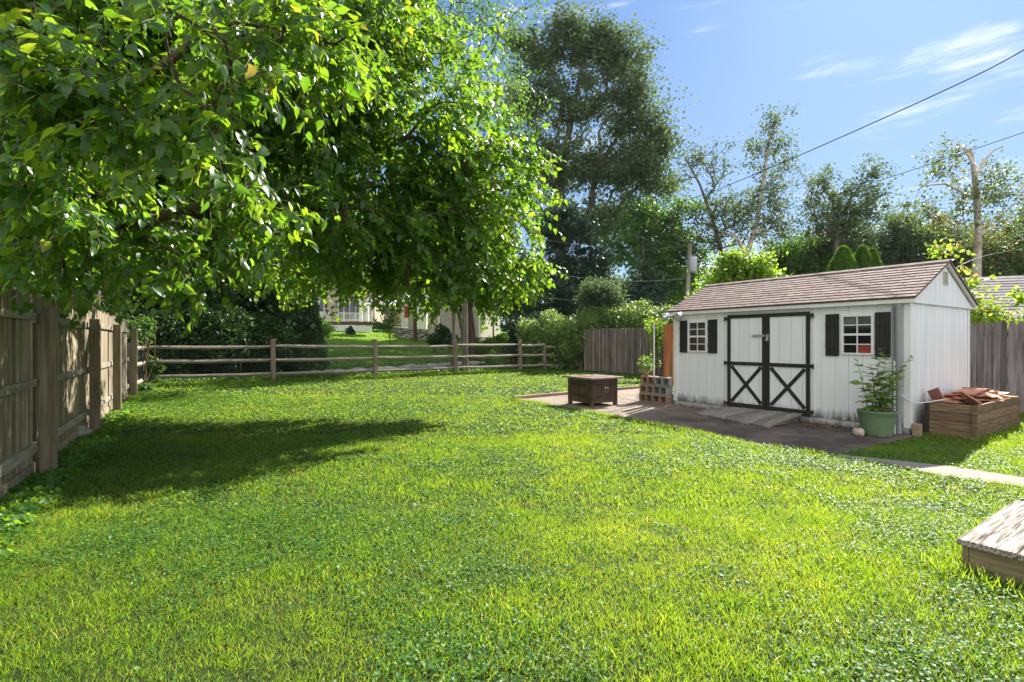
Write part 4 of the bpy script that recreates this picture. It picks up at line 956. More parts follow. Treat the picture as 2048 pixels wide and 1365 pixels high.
mb = MB(); mb.lathe([(.001, 0), (.13, 0), (.16, .28), (.17, .28), (.17, .31), (.15, .31), (.14, .05)]); o = mb.build('bucket', M['blue']); q = P(923, 682, 30); o.location = (q.x, q.y, float(gz(q.x, q.y))); tag(o, 'small blue bucket at the foot of the dark tree beyond the split rail fence', 'bucket')

# utility pole and wires
q = P(1368, 640, 30); up = empty('utility_pole', (q.x, q.y, float(gz(q.x, q.y))), 0, 'slightly leaning wooden utility pole with a grey transformer behind the shed', 'utility pole')
t0_, t1_ = Vector((0, 0, -.2)), P(1380, 487, 30) - up.location
mb = MB(); mb.tube([t0_, t0_.lerp(t1_, .5), t1_], [.15, .13, .11], 12); mb.build('pole', M['pole_wood'], up)
tp = P(1386, 530, 29.8) - up.location; mb = MB(); mb.lathe([(.001, -.45), (.2, -.45), (.22, -.4), (.22, .38), (.19, .45), (.001, .47)], (tp.x, tp.y, tp.z)); tr_ = mb.build('transformer', M['transformer'], up)
mb = MB()
for dx in (-.08, .08): mb.lathe([(.03, .45), (.045, .5), (.03, .54), (.045, .58), (.02, .63)], (tp.x + dx, tp.y, tp.z), 10)
mb.build('bushing', M['stone'], tr_)
mb = MB(); b0 = t0_.lerp(t1_, .42); mb.tube([b0, b0 + Vector((.45, .1, .02))], .03); mb.tube([b0 + Vector((0, 0, .3)), b0 + Vector((.4, .1, .32))], .02); mb.build('bracket', M['pole_wood'], up)
def wire(pts, r, label, m='wire', n=10):
    q = [P(*p) for p in pts]; out = []
    for i in range(len(q) - 1):
        p0, p1, p2, p3 = q[max(i - 1, 0)], q[i], q[i + 1], q[min(i + 2, len(q) - 1)]
        for k in range(n):
            t = k / n; out.append(.5 * ((2 * p1) + (p2 - p0) * t + (2 * p0 - 5 * p1 + 4 * p2 - p3) * t * t + (3 * p1 - p0 - 3 * p2 + p3) * t ** 3))
    out.append(q[-1]); mb = MB(); mb.tube(out, r, 6); tag(mb.build('overhead_wire', M[m]), label, 'wire', 'overhead wires')
wire([(2230, -20, 8.2), (2048, 100, 9.5), (1870, 190, 11.5), (1590, 315, 16), (1420, 385, 20.5), (1300, 425, 25), (1190, 476, 32)], .013, 'thick black overhead wire crossing the sky from the top right corner')
wire([(2200, 215, 10), (2048, 265, 11.5), (1780, 355, 15.5), (1590, 415, 20), (1460, 455, 25), (1380, 489, 30)], .010, 'thinner overhead wire running from the right edge down to the utility pole')
wire([(1380, 490, 30), (1270, 502, 31), (1160, 490, 32), (900, 455, 34)], .014, 'uppermost pale wire going left from the utility pole', 'wire_pale')
wire([(1374, 558, 30), (1250, 563, 30), (1100, 548, 30), (900, 515, 30)], .020, 'middle pale wire going left from the utility pole in front of the trees', 'wire_pale')
wire([(1369, 602, 30), (1250, 607, 30), (1130, 600, 30), (900, 575, 30)], .014, 'lowest pale wire going left from the utility pole above the hedge', 'wire_pale')
wire([(1905, 540, 9.0), (1960, 515, 10), (2048, 497, 11), (2150, 480, 12)], .004, 'thin pale wire leaving the right end of the shed roof', 'wire_pale')

# ================================================================== LAWN
left_line = [(-4.97 + fd.x * t - .0, 5.25 + fd.y * t) for t in (-7, 12)]
lawn_poly = [(F0.x + fd.x * t + .06, F0.y + fd.y * t + .0) for t in (-6.5, fl_ + .3)] + [(-9.9, 13.0), (-11.3, 15.5)] + [(p.x, p.y) for p in pp[2:6]] + \
    [(1.6, 24.0), (3.3, 24.0), (5.4, 20.4), (5.55, 20.4), (9.1, 14.8), (Y2W(-2.6, 4.5).x, Y2W(-2.6, 4.5).y), (Y2W(7.5, 4.5).x, Y2W(7.5, 4.5).y), (14.5, -1), (-3, -1)]
shed_poly = [tuple(Y2W(*q)[:2]) for q in ((-W, 0), (0, 0), (0, D), (-W, D))]
bed_poly = [tuple(Y2W(*q)[:2]) for q in ((BX0, BY0), (BX1, BY0), (BX1, BY1), (BX0, BY1))]
step_poly = [(SA + YX * a + YY * b)[:2] for a, b in ((0, 0), (1.08, 0), (1.08, 1.36), (0, 1.36))]
def shrink(poly, k):
    c = np.mean(poly, 0); return [tuple(c + (np.array(p) - c) * k) for p in poly]
def on_lawn(x, y, edge=0):
    jx = x + edge * (vnoise(x, y, 2.2, 5) - .5); jy = y + edge * (vnoise(x, y, 2.2, 6) - .5)
    m = inside(x, y, lawn_poly) & ~inside(jx, jy, patio_poly) & ~inside(jx, jy, path_poly)
    for q in (shed_poly, bed_poly, step_poly): m &= ~inside(x, y, q)
    d = np.abs((x - ea.x) * (eb.y - ea.y) - (y - ea.y) * (eb.x - ea.x)) / (eb - ea).length
    return m & ~((d < .09) & (x > ea.x) & (x < eb.x))
BL3 = (np.array([[-.5, 0, 0], [.5, 0, 0], [-.36, .55, .10], [.36, .55, .10], [0, 1, .34]]), [(2, 3, 4)], [(0, 1, 3, 2)])
BL2 = (np.array([[-.5, 0, 0], [.5, 0, 0], [0, 1, .22]]), [(0, 1, 2)], [])
CLO = (np.array([[0, 0, .0], [-.5, .30, .10], [-.32, .85, .12], [0, .72, .02], [.32, .85, .12], [.5, .30, .10], [0, .4, -.04]]), [(0, 6, 1), (1, 6, 2), (2, 6, 3), (3, 6, 4), (4, 6, 5), (5, 6, 0)], [])
def scatter(n, ymin, ymax, g, xmax=None):
    y = np.sqrt(g.random(n) * (ymax ** 2 - ymin ** 2) + ymin ** 2); x = g.uniform(-1, 1.12, n) * (1.1 * y + 1.3)
    return x, y
def lawn(ymin, ymax, nb, ncl, hb, wb, cs, seed, tpl):
    g = np.random.default_rng(seed); x, y = scatter(nb, ymin, ymax, g)
    cl = vnoise(x, y, .9, 1) * .55 + vnoise(x, y, 3.1, 2) * .45                     # clover patches push the blades out
    keep = on_lawn(x, y, .12) & (g.random(nb) < np.clip(1.35 - cl * 1.15, .25, 1)); x, y, cl = x[keep], y[keep], cl[keep]; n = len(x)
    tuft = vnoise(x, y, 6, 3); hgt = hb * (.50 + .45 * tuft ** 1.5 + .30 * vnoise(x, y, 1.3, 4)) * g.uniform(.6, 1.25, n)
    long_ = g.random(n) < .012; hgt = np.where(long_, hgt * 1.7, hgt)
    az = g.uniform(0, 6.283, n); lean = g.normal(.0, .6, n)
    d = np.stack([np.sin(lean) * np.cos(az), np.sin(lean) * np.sin(az), np.cos(lean)], -1); nn = np.stack([np.cos(az + 1.3), np.sin(az + 1.3), g.uniform(-.2, .8, n)], -1)
    t = np.clip(.25 + .32 * vnoise(x, y, .7, 8) + .34 * (vnoise(x, y, 5, 9) - .5) + g.normal(0, .17, n), 0, .86); dry = g.random(n) < .045; t = np.where(dry, g.uniform(.9, 1, n), t)
    pos = np.stack([x, y, np.zeros(n)], -1)
    G1 = (pos, d, nn, hgt, t, wb / hb * 1.0)
    x, y = scatter(ncl, ymin, ymax, g); cl = vnoise(x, y, .9, 1) * .55 + vnoise(x, y, 3.1, 2) * .45
    shade = np.clip((-x - y * .35 - .5) / 3, 0, 1)
    keep = on_lawn(x, y, .10) & (g.random(ncl) < np.clip((cl - .34) * 3.2 + shade * .8, .10, 1)); x, y = x[keep], y[keep]; n = len(x)
    az = g.uniform(0, 6.283, n); d = np.stack([np.cos(az), np.sin(az), g.normal(0, .25, n)], -1); nn = np.stack([g.normal(0, .32, n), g.normal(0, .32, n), np.ones(n)], -1)
    z = .012 + .04 * g.random(n) * (.6 + .6 * vnoise(x, y, 3, 12))
    s = cs * g.uniform(.6, 1.3, n) * (1 + .5 * (g.random(n) < .06))
    return G1, (np.stack([x, y, z], -1), d, nn, s, g.random(n) * .9)
parts = [lawn(1.4, 4.2, 300000, 95000, .046, .0038, .017, 1, BL3), lawn(4.2, 7.5, 250000, 85000, .046, .0056, .023, 2, BL3), lawn(7.5, 13, 210000, 80000, .050, .0105, .038, 3, BL2), lawn(13, 25, 170000, 60000, .052, .020, .06, 4, BL2)]
def cat_parts(ps, name, label, m, tpl):
    pos, d, nn, s, t = [np.concatenate([p[i] for p in ps]) for i in range(5)]
    wid = np.concatenate([np.full(len(p[0]), p[5]) if len(p) > 5 else np.ones(len(p[0])) for p in ps])
    return tag(leaves(name, M[m], None, pos, d, nn, s, t, tpl, wid), label, None, kind='stuff')
cat_parts([parts[0][0], parts[1][0]], 'grass', 'mown green lawn grass, the nearer part of the yard', 'grass', BL3)
cat_parts([parts[2][0], parts[3][0]], 'grass', 'mown green lawn grass, the farther part of the yard', 'grass', BL2)
cat_parts([p[1] for p in parts], 'clover', 'low clover and broad leaved weeds growing through the lawn', 'clover', CLO)
# fringe of longer blades along the patio and path, and weeds under the fences
def fringe(pts, n, h, spread, seed, m='grass', name='grass', label='', tpl=BL3, wid=.1, s=None, bias=0):
    g = np.random.default_rng(seed); P_ = np.array([[p[0], p[1]] for p in pts]); L_ = np.linalg.norm(np.diff(P_, axis=0), axis=1); c = np.concatenate([[0], np.cumsum(L_)]); u = g.random(n) * c[-1]
    i = np.clip(np.searchsorted(c, u) - 1, 0, len(L_) - 1); f = (u - c[i]) / L_[i]; q = P_[i] * (1 - f[:, None]) + P_[i + 1] * f[:, None]; q = q + g.normal(0, spread, (n, 2))
    k = g.random(n) < np.clip(vnoise(q[:, 0], q[:, 1], 1.7, 15) * 1.5, .15, 1); q = q[k]; n = len(q); z = gz(q[:, 0], q[:, 1])
    d = np.stack([g.normal(0, .42, n), g.normal(0, .42, n), np.ones(n)], -1); hh = h * g.uniform(.4, 1.2, n)
    pos = np.stack([q[:, 0], q[:, 1], z + (0 if s is None else g.random(n) * h * .7)], -1)
    return tag(leaves(name, M[m], None, pos, d if s is None else g.normal(size=(n, 3)), g.normal(size=(n, 3)) + ([0, 0, 0] if s is None else [0, 0, 1.2]), hh if s is None else s * g.uniform(.6, 1.3, n), np.clip(g.normal(.45, .2, n), 0, .85), tpl, wid), label, None, kind='stuff')
fringe([(p.x, p.y) for p in patio_edge[:10]], 9000, .075, .035, 21, label='longer grass overhanging the edge of the patio', wid=.085)
fringe([path_poly[0], path_poly[8], path_poly[7], path_poly[6], path_poly[5]], 2600, .055, .02, 22, label='longer grass along the near edge of the path', wid=.085)
fringe([path_poly[1], path_poly[2], path_poly[3]], 1500, .045, .02, 23, label='short grass along the far edge of the path', wid=.085)
fringe([(p.x, p.y) for p in pp[1:7]], 16000, .16, .13, 24, label='unmown grass under the split rail fence', wid=.09)
fringe([(p.x + FN.x * 1.0, p.y + FN.y * 1.0) for p in pp[1:7]], 15000, .38, .38, 25, 'leaf_mid', 'weeds', 'leafy weeds on the near bank of the creek', OVAL, 1, .11)
fringe([(p.x + FN.x * 4.6, p.y + FN.y * 4.6) for p in pp[1:7]], 14000, .4, .6, 26, 'leaf_mid', 'weeds', 'leafy weeds on the far bank of the creek', OVAL, 1, .13)
fringe([(F0.x + fd.x * t + .1, F0.y + fd.y * t + .1) for t in (-4, fl_ + .5)], 12000, .09, .10, 27, 'clover', 'weeds', 'broad leaved weeds along the foot of the board fence', CLO, 1, .05)
fringe([tuple((SA + YX * a + YY * b)[:2]) for a, b in ((.9, -.16), (-.04, -.16), (-.06, 1.4))], 2500, .10, .05, 28, label='longer grass round the foot of the wooden step', wid=.07)
fringe([tuple(Y2W(*q)[:2]) for q in ((.1, .12), (.78, .12), (.78, 2.5))], 2500, .09, .05, 29, label='longer grass round the foot of the raised bed', wid=.09)
fringe([tuple(Y2W(*q)[:2]) for q in ((-6.2, 2.3), (-5.0, 2.35))], 500, .09, .07, 30, 'leaf_mid', 'weeds', 'small weeds in the joint of the patio beside the edging timber', OVAL, 1, .05)
# mown lawn texture beyond the creek
g = np.random.default_rng(41); n_ = 90000; x = g.uniform(-26, 14, n_); y = g.uniform(22, 56, n_); d_ = (x - FA.x) * FN.x + (y - FA.y) * FN.y; k = d_ > 5.2; x, y = x[k], y[k]; n_ = len(x)
tag(leaves('grass', M['grass'], None, np.stack([x, y, gz(x, y)], -1), g.normal(size=(n_, 3)) * .4 + [0, 0, 1], g.normal(size=(n_, 3)), g.uniform(.05, .11, n_), np.clip(g.normal(.35, .2, n_), 0, .8), BL2, .6), 'mown lawn of the neighbours beyond the creek', None, kind='stuff')

g = np.random.default_rng(91); n_ = 420; c_ = g.choice(4, n_, p=(.4, .25, .2, .15)); cc = np.array([list(Y2W(-1.15, -.25)), list(Y2W(-3.6, -.2)), list(G(1160, 812)), list(G(1450, 850))])[c_]
sp_ = np.array([[.28, .14], [.5, .14], [.5, .3], [.9, .5]])[c_]; q = g.normal(size=(n_, 2)) * sp_; ps = cc + np.array(list(YX))[None] * q[:, :1] + np.array(list(YY))[None] * q[:, 1:]; ps[:, 2] = .017 + g.random(n_) * .012
M['dead_leaf'] = mat('dead_leaf', (.12, .06, .03), (.34, .20, .10), (9, 9, 9), .9, 0)
tag(leaves('leaf_litter', M['dead_leaf'], None, ps, g.normal(size=(n_, 3)) * [1, 1, .15], g.normal(size=(n_, 3)) * .3 + [0, 0, 1], g.uniform(.02, .055, n_), g.random(n_), OVAL), 'dry brown leaves scattered on the patio along the shed', None, kind='stuff')
# ================================================================== THE BIG NEAR TREE (upper left)
def big_tree():
    g = np.random.default_rng(77)
    def bl(px, py, z, r, ry=None): return (P(px, py, z), (r, ry or r, r * .92))
    B_ = [bl(985, 540, 10.3, .75), bl(1030, 520, 10.6, .55), bl(1000, 400, 9.7, .9), bl(900, 420, 9.4, 1.4), bl(930, 525, 9.8, .75), bl(955, 310, 9.6, .95), bl(850, 250, 8.9, 1.45), bl(770, 110, 9.4, 1.15), bl(680, 20, 8.8, 1.4),
          bl(800, 470, 9.6, 1.4), bl(700, 380, 9.2, 1.7), bl(650, 190, 8.2, 1.7), bl(640, 470, 10.2, .85), bl(760, 505, 10.2, .75), bl(530, 350, 7.8, 1.6), bl(470, 150, 6.6, 1.6), bl(520, 30, 6.6, 1.3), bl(450, 450, 7.4, .9),
          bl(330, 320, 6.0, 1.2), bl(230, 130, 5.4, 1.35), bl(110, 280, 4.9, .85), bl(60, 80, 4.8, 1.2), bl(330, 40, 5.0, 1.0), bl(250, 430, 6.2, .7), bl(560, 535, 10.8, .5), bl(880, 560, 10.2, .4), bl(690, 545, 10.3, .35), bl(790, 560, 10.3, .35), bl(600, 560, 10.6, .45), bl(90, 430, 6.2, .6), bl(170, 500, 6.6, .5), bl(840, 575, 10.4, .3)]
    near = [bl(40, 400, 3.9, .3), bl(130, 510, 4.4, .2), bl(45, 500, 4.4, .15), bl(290, 560, 5.2, .15), bl(215, 560, 4.6, .12), bl(375, 540, 4.8, .16), bl(430, 290, 3.6, .26), bl(370, 90, 3.3, .34), bl(210, 220, 3.6, .45), bl(540, 60, 3.9, .40), bl(520, 400, 4.4, .30), bl(90, 170, 3.6, .4), bl(300, 450, 4.8, .28), bl(660, 90, 4.6, .4), bl(150, 400, 4.0, .4)]
    up_ = [(Vector((-7, 8.5, 5.5)), (2.6, 2.4, 2.2)), (Vector((-4.2, 9, 8.3)), (3, 2.6, 2.2)), (Vector((-1.8, 9.5, 8.0)), (1.8, 1.8, 1.5)), (Vector((-7.5, 9, 9)), (3, 3, 2.4)), (Vector((-4.5, 6.2, 7.2)), (2.3, 2, 1.8)), (Vector((-10, 9, 6.5)), (2.5, 2.5, 2.5)), (Vector((-6.2, 5.4, 5.4)), (1.6, 1.6, 1.4))]
    T1, o1 = in_blobs(B_, 640, g, .55); T2, o2 = in_blobs(near, 110, g, .6); T3, o3 = in_blobs(up_, 150, g, .5)
    T = np.concatenate([T1, T2, T3]); O = np.concatenate([o1, o2, o3]); kind = np.concatenate([np.zeros(640), np.ones(110), np.full(150, 2)]).astype(int)
    base = Vector((-8.45, 9.75, -.1)); tr = [base, Vector((-8.4, 9.7, 1.2)), Vector((-8.15, 9.5, 2.4)), Vector((-7.6, 9.2, 4.0)), Vector((-6.6, 9.0, 6.0)), Vector((-5.8, 8.9, 8.2))]
    nodes, par, rad, idx, ends, nt_ = skeleton(tr, T, .27, .010, steps=7, g=g)
    root = empty('mulberry_tree', (base.x, base.y, 0), 0, 'large spreading broad leaved tree hanging over the board fence and the lawn at upper left', 'tree')
    off = np.array([base.x, base.y, 0.])
    tubes_mesh('trunk', M['bark'], root, nodes[par[idx]] - off, nodes[idx] - off, rad[par[idx]], rad[idx], 8)
    # leafy shoots
    A_, Bt, LP, LD, LN, LS, LT = [], [], [], [], [], [], []
    cen = np.array([-4.5, 8.5, 4.0])
    for i in range(len(T)):
        k = kind[i]; ns = (7, 6, 6)[k]
        for s in range(ns):
            o = unit(T[i] - cen); dr = unit(g.normal(size=3) * .75 + o * .55 + O[i] * .35 + np.array([.12, -.05, -.22])); ln = g.uniform(.45, .85) if k != 1 else g.uniform(.28, .5)
            p = T[i] + g.normal(size=3) * .07; st = 7 if k != 1 else 6; prev = p; sg = 1; tb = g.normal(0, .13)
            for j in range(1, st + 1):
                dr = unit(dr + np.array([0, 0, -.10]) + g.normal(size=3) * .06); q = prev + dr * ln / st; A_.append(prev); Bt.append(q)
                for rep in range(2 if (k == 0 or j % 2) else 1):
                    side = unit(np.cross(dr, [0, 0, 1.]) + 1e-6) * sg; sg = -sg
                    LP.append(q + side * .03 - [0, 0, .01]); LD.append(side * g.uniform(.3, .9) + dr * g.uniform(.25, .8) + np.array([0, 0, -g.uniform(.0, 1.1)]) + g.normal(size=3) * .34)
                    LN.append(np.array([0, 0, 1.0]) + dr * .35 + g.normal(size=3) * .5); LS.append(g.uniform(.06, .135) * (1 if j > 1 else .7) * (1.0 if k != 1 else .84)); LT.append(tb)
                prev = q
    A_, Bt = np.array(A_), np.array(Bt)
    tubes_mesh('twigs', M['bark_mid'], root, A_ - off, Bt - off, np.full(len(A_), .0038), np.full(len(A_), .003), 3)
    n = len(LP); t = np.clip(np.array(LT) + g.normal(.45, .2, n), 0, .92); t = np.where(g.random(n) < .014, g.uniform(.94, 1, n), t)
    LS = np.array(LS)
    leaves('crown', M['mulberry'], root, np.array(LP) - off, np.array(LD), np.array(LN), LS, t, HEART, g.uniform(.58, .95, n))
    print('big tree leaves', n)
big_tree()

# ================================================================== OTHER TREES AND SHRUBS
tree('tall_tree', 'tallest dark green tree in the middle, rounded twin topped crown over ascending limbs', 'tree', 45, [(1128, 640), (1122, 520), (1118, 400), (1140, 250), (1165, 130)],
     [(1085, 95, 52), (1130, 60, 34), (1165, 110, 48), (1150, 50, 22), (1235, 120, 48), (1215, 75, 28), (1270, 165, 42), (1060, 190, 55), (1150, 210, 62), (1240, 230, 58), (1305, 300, 40), (1290, 230, 34), (1090, 320, 62), (1175, 330, 56), (1245, 340, 56),
      (1315, 370, 36), (1110, 430, 60), (1190, 440, 50), (1265, 430, 48), (1335, 310, 14), (1035, 90, 24), (1320, 275, 22), (1045, 300, 35), (1280, 310, 40)], 860, 66000, .28, 'leaf_tall', 'bark_mid', .6, clu=1.5, seed=2, rtip=.02, shell=.5)
tree('broadleaf_tree', 'airy bright green tree rising behind the big near tree at the top of the picture', 'tree', 22, [(930, 640), (925, 400), (900, 250), (880, 100), (900, 20)],
     [(930, 30, 55), (985, 55, 45), (1020, 15, 30), (890, 90, 45), (1000, 150, 40), (1010, 215, 45), (960, 215, 45), (930, 130, 35), (1035, 240, 25), (850, 10, 50), (960, 290, 40)], 260, 7000, .13, 'leaf_mid', 'bark_mid', .16, clu=.8, seed=3, rtip=.009, spread=.6, shell=.8)
tree('shade_tree', 'broad leafy tree beside the tan house, mostly hidden by the big near tree', 'tree', 45, [(985, 660), (985, 600), (980, 520), (970, 440)], [(930, 480, 60), (985, 440, 60), (1000, 510, 50), (900, 420, 50), (950, 390, 50), (880, 500, 40)], 200, 14000, .32, 'leaf_mid', 'bark', .2, clu=1.6, seed=44)
tree('shade_tree', 'leafy tree between the two neighbouring houses, seen through gaps of the near crown', 'tree', 42, [(830, 665), (830, 600), (825, 520), (820, 450)], [(780, 500, 55), (840, 470, 60), (880, 520, 45), (800, 430, 50), (850, 400, 40), (740, 470, 40)], 200, 14000, .32, 'leaf_mid', 'bark', .2, clu=1.6, seed=45)
tree('slender_tree', 'straight slender brown trunk standing just behind a post of the split rail fence', 'tree', 23.5, [(905, 745), (907, 690), (908, 620), (905, 520), (890, 400)], [(880, 420, 50), (910, 480, 45), (850, 500, 40), (930, 400, 40)], 60, 5000, .16, 'leaf_mid', 'bark_mid', .15, seed=4, clu=1)
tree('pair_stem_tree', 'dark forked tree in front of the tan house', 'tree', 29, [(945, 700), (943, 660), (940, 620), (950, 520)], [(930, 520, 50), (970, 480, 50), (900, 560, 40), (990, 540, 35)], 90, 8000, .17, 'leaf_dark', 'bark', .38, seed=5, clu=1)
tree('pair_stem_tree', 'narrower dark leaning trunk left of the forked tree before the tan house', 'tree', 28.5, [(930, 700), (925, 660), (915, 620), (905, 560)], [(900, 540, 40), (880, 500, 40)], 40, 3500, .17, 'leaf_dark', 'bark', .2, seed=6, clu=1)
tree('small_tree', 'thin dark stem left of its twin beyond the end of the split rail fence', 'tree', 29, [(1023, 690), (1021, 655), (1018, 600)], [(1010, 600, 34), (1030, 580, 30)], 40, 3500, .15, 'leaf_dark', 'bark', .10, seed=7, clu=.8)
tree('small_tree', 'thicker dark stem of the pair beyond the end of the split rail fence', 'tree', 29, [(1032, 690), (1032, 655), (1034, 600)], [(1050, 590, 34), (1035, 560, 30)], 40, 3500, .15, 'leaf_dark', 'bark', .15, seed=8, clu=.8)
tree('pine_tree', 'dark bluish conifer with layered boughs behind the vine hedge', 'tree', 34, [(1130, 660), (1132, 560), (1130, 450)],
     [(1090, 620, 45), (1130, 600, 40), (1165, 620, 38), (1100, 560, 42), (1140, 540, 42), (1180, 560, 35), (1110, 500, 38), (1150, 480, 36), (1125, 440, 30), (1070, 650, 40), (1200, 520, 30)], 230, 22000, .25, 'needle', 'bark', .22, clu=1.0, seed=9, tpl=FORK, flat_=.4)
tree('spruce_tree', 'dark narrow spruce between the tall tree and the utility pole', 'tree', 36, [(1288, 660), (1288, 560), (1286, 480)],
     [(1288, 490, 14), (1286, 530, 24), (1290, 570, 34), (1270, 605, 36), (1310, 605, 36), (1290, 630, 40), (1250, 640, 30), (1335, 640, 30)], 150, 15000, .20, 'needle', 'bark', .2, clu=.9, seed=10, tpl=FORK, flat_=.5)
tree('broadleaf_tree', 'mid green tree with sunlit edges below the tall tree, behind the wires', 'tree', 40, [(1330, 650), (1325, 560), (1310, 470)],
     [(1300, 440, 40), (1340, 480, 45), (1370, 520, 40), (1310, 510, 42), (1355, 570, 45), (1385, 590, 30), (1270, 480, 36), (1350, 430, 26), (1240, 500, 36)], 260, 20000, .25, 'leaf_mid', 'bark_mid', .25, clu=1.0, seed=11)
tree('rounded_tree', 'rounded vine covered tree top standing above the hedge', 'tree', 25, [(1200, 650), (1200, 610)], [(1200, 592, 24), (1178, 600, 16), (1224, 606, 18), (1212, 582, 14), (1190, 580, 14)], 90, 8000, .12, 'leaf_tall', 'bark', .15, clu=.55, seed=12)
tree('birch_tree', 'sparse leaning tree left of the pale forked one, tops bent to the left', 'tree', 38, [(1452, 640), (1448, 520), (1425, 440), (1400, 370), (1370, 315)],
     [(1395, 310, 24), (1430, 320, 24), (1370, 330, 22), (1440, 345, 18), (1445, 410, 34), (1480, 425, 34), (1420, 440, 26), (1500, 440, 24), (1385, 420, 20), (1395, 480, 30), (1440, 480, 26), (1370, 480, 24), (1480, 470, 22)], 300, 5600, .20, 'leaf_tall', 'bark_mid', .22, clu=.9, seed=13, rtip=.018, rexp=.42, spread=.6, shell=.8)
tree('pale_stem_tree', 'tall slim tree with pale forked stem reaching high above the shed roof', 'tree', 37, [(1490, 640), (1492, 515), (1515, 440), (1528, 350), (1538, 280), (1556, 235)],
     [(1555, 238, 10), (1540, 262, 17), (1518, 290, 18), (1562, 300, 20), (1525, 305, 14), (1578, 328, 18), (1565, 350, 15), (1535, 385, 24), (1562, 410, 24), (1510, 400, 16), (1565, 450, 24), (1530, 455, 20), (1520, 350, 14), (1550, 480, 16)], 300, 5200, .19, 'leaf_tall', 'bark_pale', .26, clu=.8, seed=14, rtip=.010, rexp=.40, spread=.7, shell=.8,
     bare=[[(1494, 512, .2), (1480, 485, .13), (1462, 470, .09), (1440, 462, .05)], [(1508, 470, .13), (1535, 462, .09), (1552, 440, .05)], [(1530, 380, .09), (1548, 360, .06), (1568, 345, .03)]])
tree('open_tree', 'open forked tree above the three cone shaped evergreens', 'tree', 40, [(1668, 640), (1670, 520), (1676, 450), (1700, 400), (1735, 350)],
     [(1735, 338, 20), (1755, 360, 18), (1655, 350, 14), (1622, 362, 12), (1640, 372, 12), (1690, 395, 22), (1745, 400, 22), (1720, 380, 16), (1625, 405, 18), (1660, 420, 24), (1700, 430, 28), (1735, 430, 20), (1640, 450, 26), (1690, 465, 28)], 330, 7800, .21, 'leaf_tall', 'bark_mid', .2, clu=.85, seed=15, rtip=.014, spread=.55, shell=.8)
tree('sycamore_tree', 'pale trunked sycamore with bare forked top and sparse rusty leaves at the right', 'tree', 36, [(1952, 650), (1953, 540), (1957, 450), (1950, 360), (1943, 305), (1925, 297)],
     [(1905, 292, 12), (1885, 315, 14), (1870, 335, 14), (1900, 340, 12), (1998, 350, 22), (1965, 375, 24), (1990, 395, 20), (2028, 385, 18), (1938, 400, 16), (1912, 395, 12), (1850, 420, 16), (1822, 395, 10), (1870, 440, 20), (2035, 440, 18), (1990, 450, 16), (1905, 450, 16), (2000, 300, 5), (1930, 470, 22), (2080, 400, 30)], 340, 5200, .20, 'leaf_rust', 'bark_pale', .40, clu=.8, seed=16, rtip=.008, rexp=.38, spread=.8, shell=.9, taper=.88,
     bare=[[(1951, 350, .13), (1965, 325, .10), (1985, 303, .07), (2006, 293, .03)], [(1947, 330, .12), (1938, 312, .09), (1925, 297, .06), (1903, 300, .03)], [(1952, 400, .12), (1925, 385, .09), (1890, 368, .07), (1850, 372, .05), (1818, 388, .02)], [(1958, 470, .14), (1990, 455, .09), (2020, 462, .06), (2050, 480, .03)], [(1955, 380, .10), (1985, 375, .07), (2010, 388, .05), (2040, 392, .03)]])
for (px, sd, lab, bl_, m_) in ((1560, 17, 'low dark tree at the left end of the row behind the shed roof', [(1555, 520, 26), (1590, 505, 30), (1570, 545, 34), (1620, 520, 28), (1610, 550, 34), (1540, 550, 22)], 'leaf_mid'),
                          (1700, 18, 'dark round tree in the middle of the row behind the cone evergreens', [(1660, 495, 32), (1700, 480, 32), (1740, 495, 34), (1700, 525, 40), (1760, 520, 34), (1650, 535, 34), (1780, 540, 34)], 'leaf_tall'),
                          (1810, 19, 'broad dark tree of the row right of the cone evergreens', [(1790, 465, 30), (1830, 475, 34), (1800, 505, 38), (1860, 500, 36), (1850, 540, 40), (1880, 470, 26), (1810, 440, 20)], 'leaf_tall'),
                          (1935, 20, 'reddish green tree of the row behind the sycamore trunk', [(1910, 490, 30), (1960, 500, 34), (1930, 530, 38), (1990, 530, 36), (1900, 550, 34), (1975, 560, 34)], 'leaf_rust'),
                          (2050, 21, 'green tree closing the row at the right edge over the garage', [(2030, 490, 30), (2060, 470, 40), (2030, 530, 36), (2080, 520, 44), (2010, 560, 26), (2120, 450, 60)], 'leaf_mid')):
    tree('row_tree', lab, 'tree', 43, [(px, 660), (px, 600), (px + 5, 520)], bl_, 260, 15500, .23, m_, 'bark_mid', .3, clu=1.15, spread=.4, rtip=.014, seed=sd, group='trees in the row behind the shed')
tree('leafy_bush', 'sunlit bright green bushy tree just behind the left end of the shed roof', 'bush', 15, [(1475, 680), (1475, 600)], [(1475, 545, 34), (1440, 565, 26), (1510, 560, 24), (1460, 530, 20), (1495, 540, 24), (1420, 590, 26), (1540, 570, 16), (1480, 590, 40)], 120, 8000, .12, 'leaf_bright', 'bark', .08, clu=.45, seed=22)
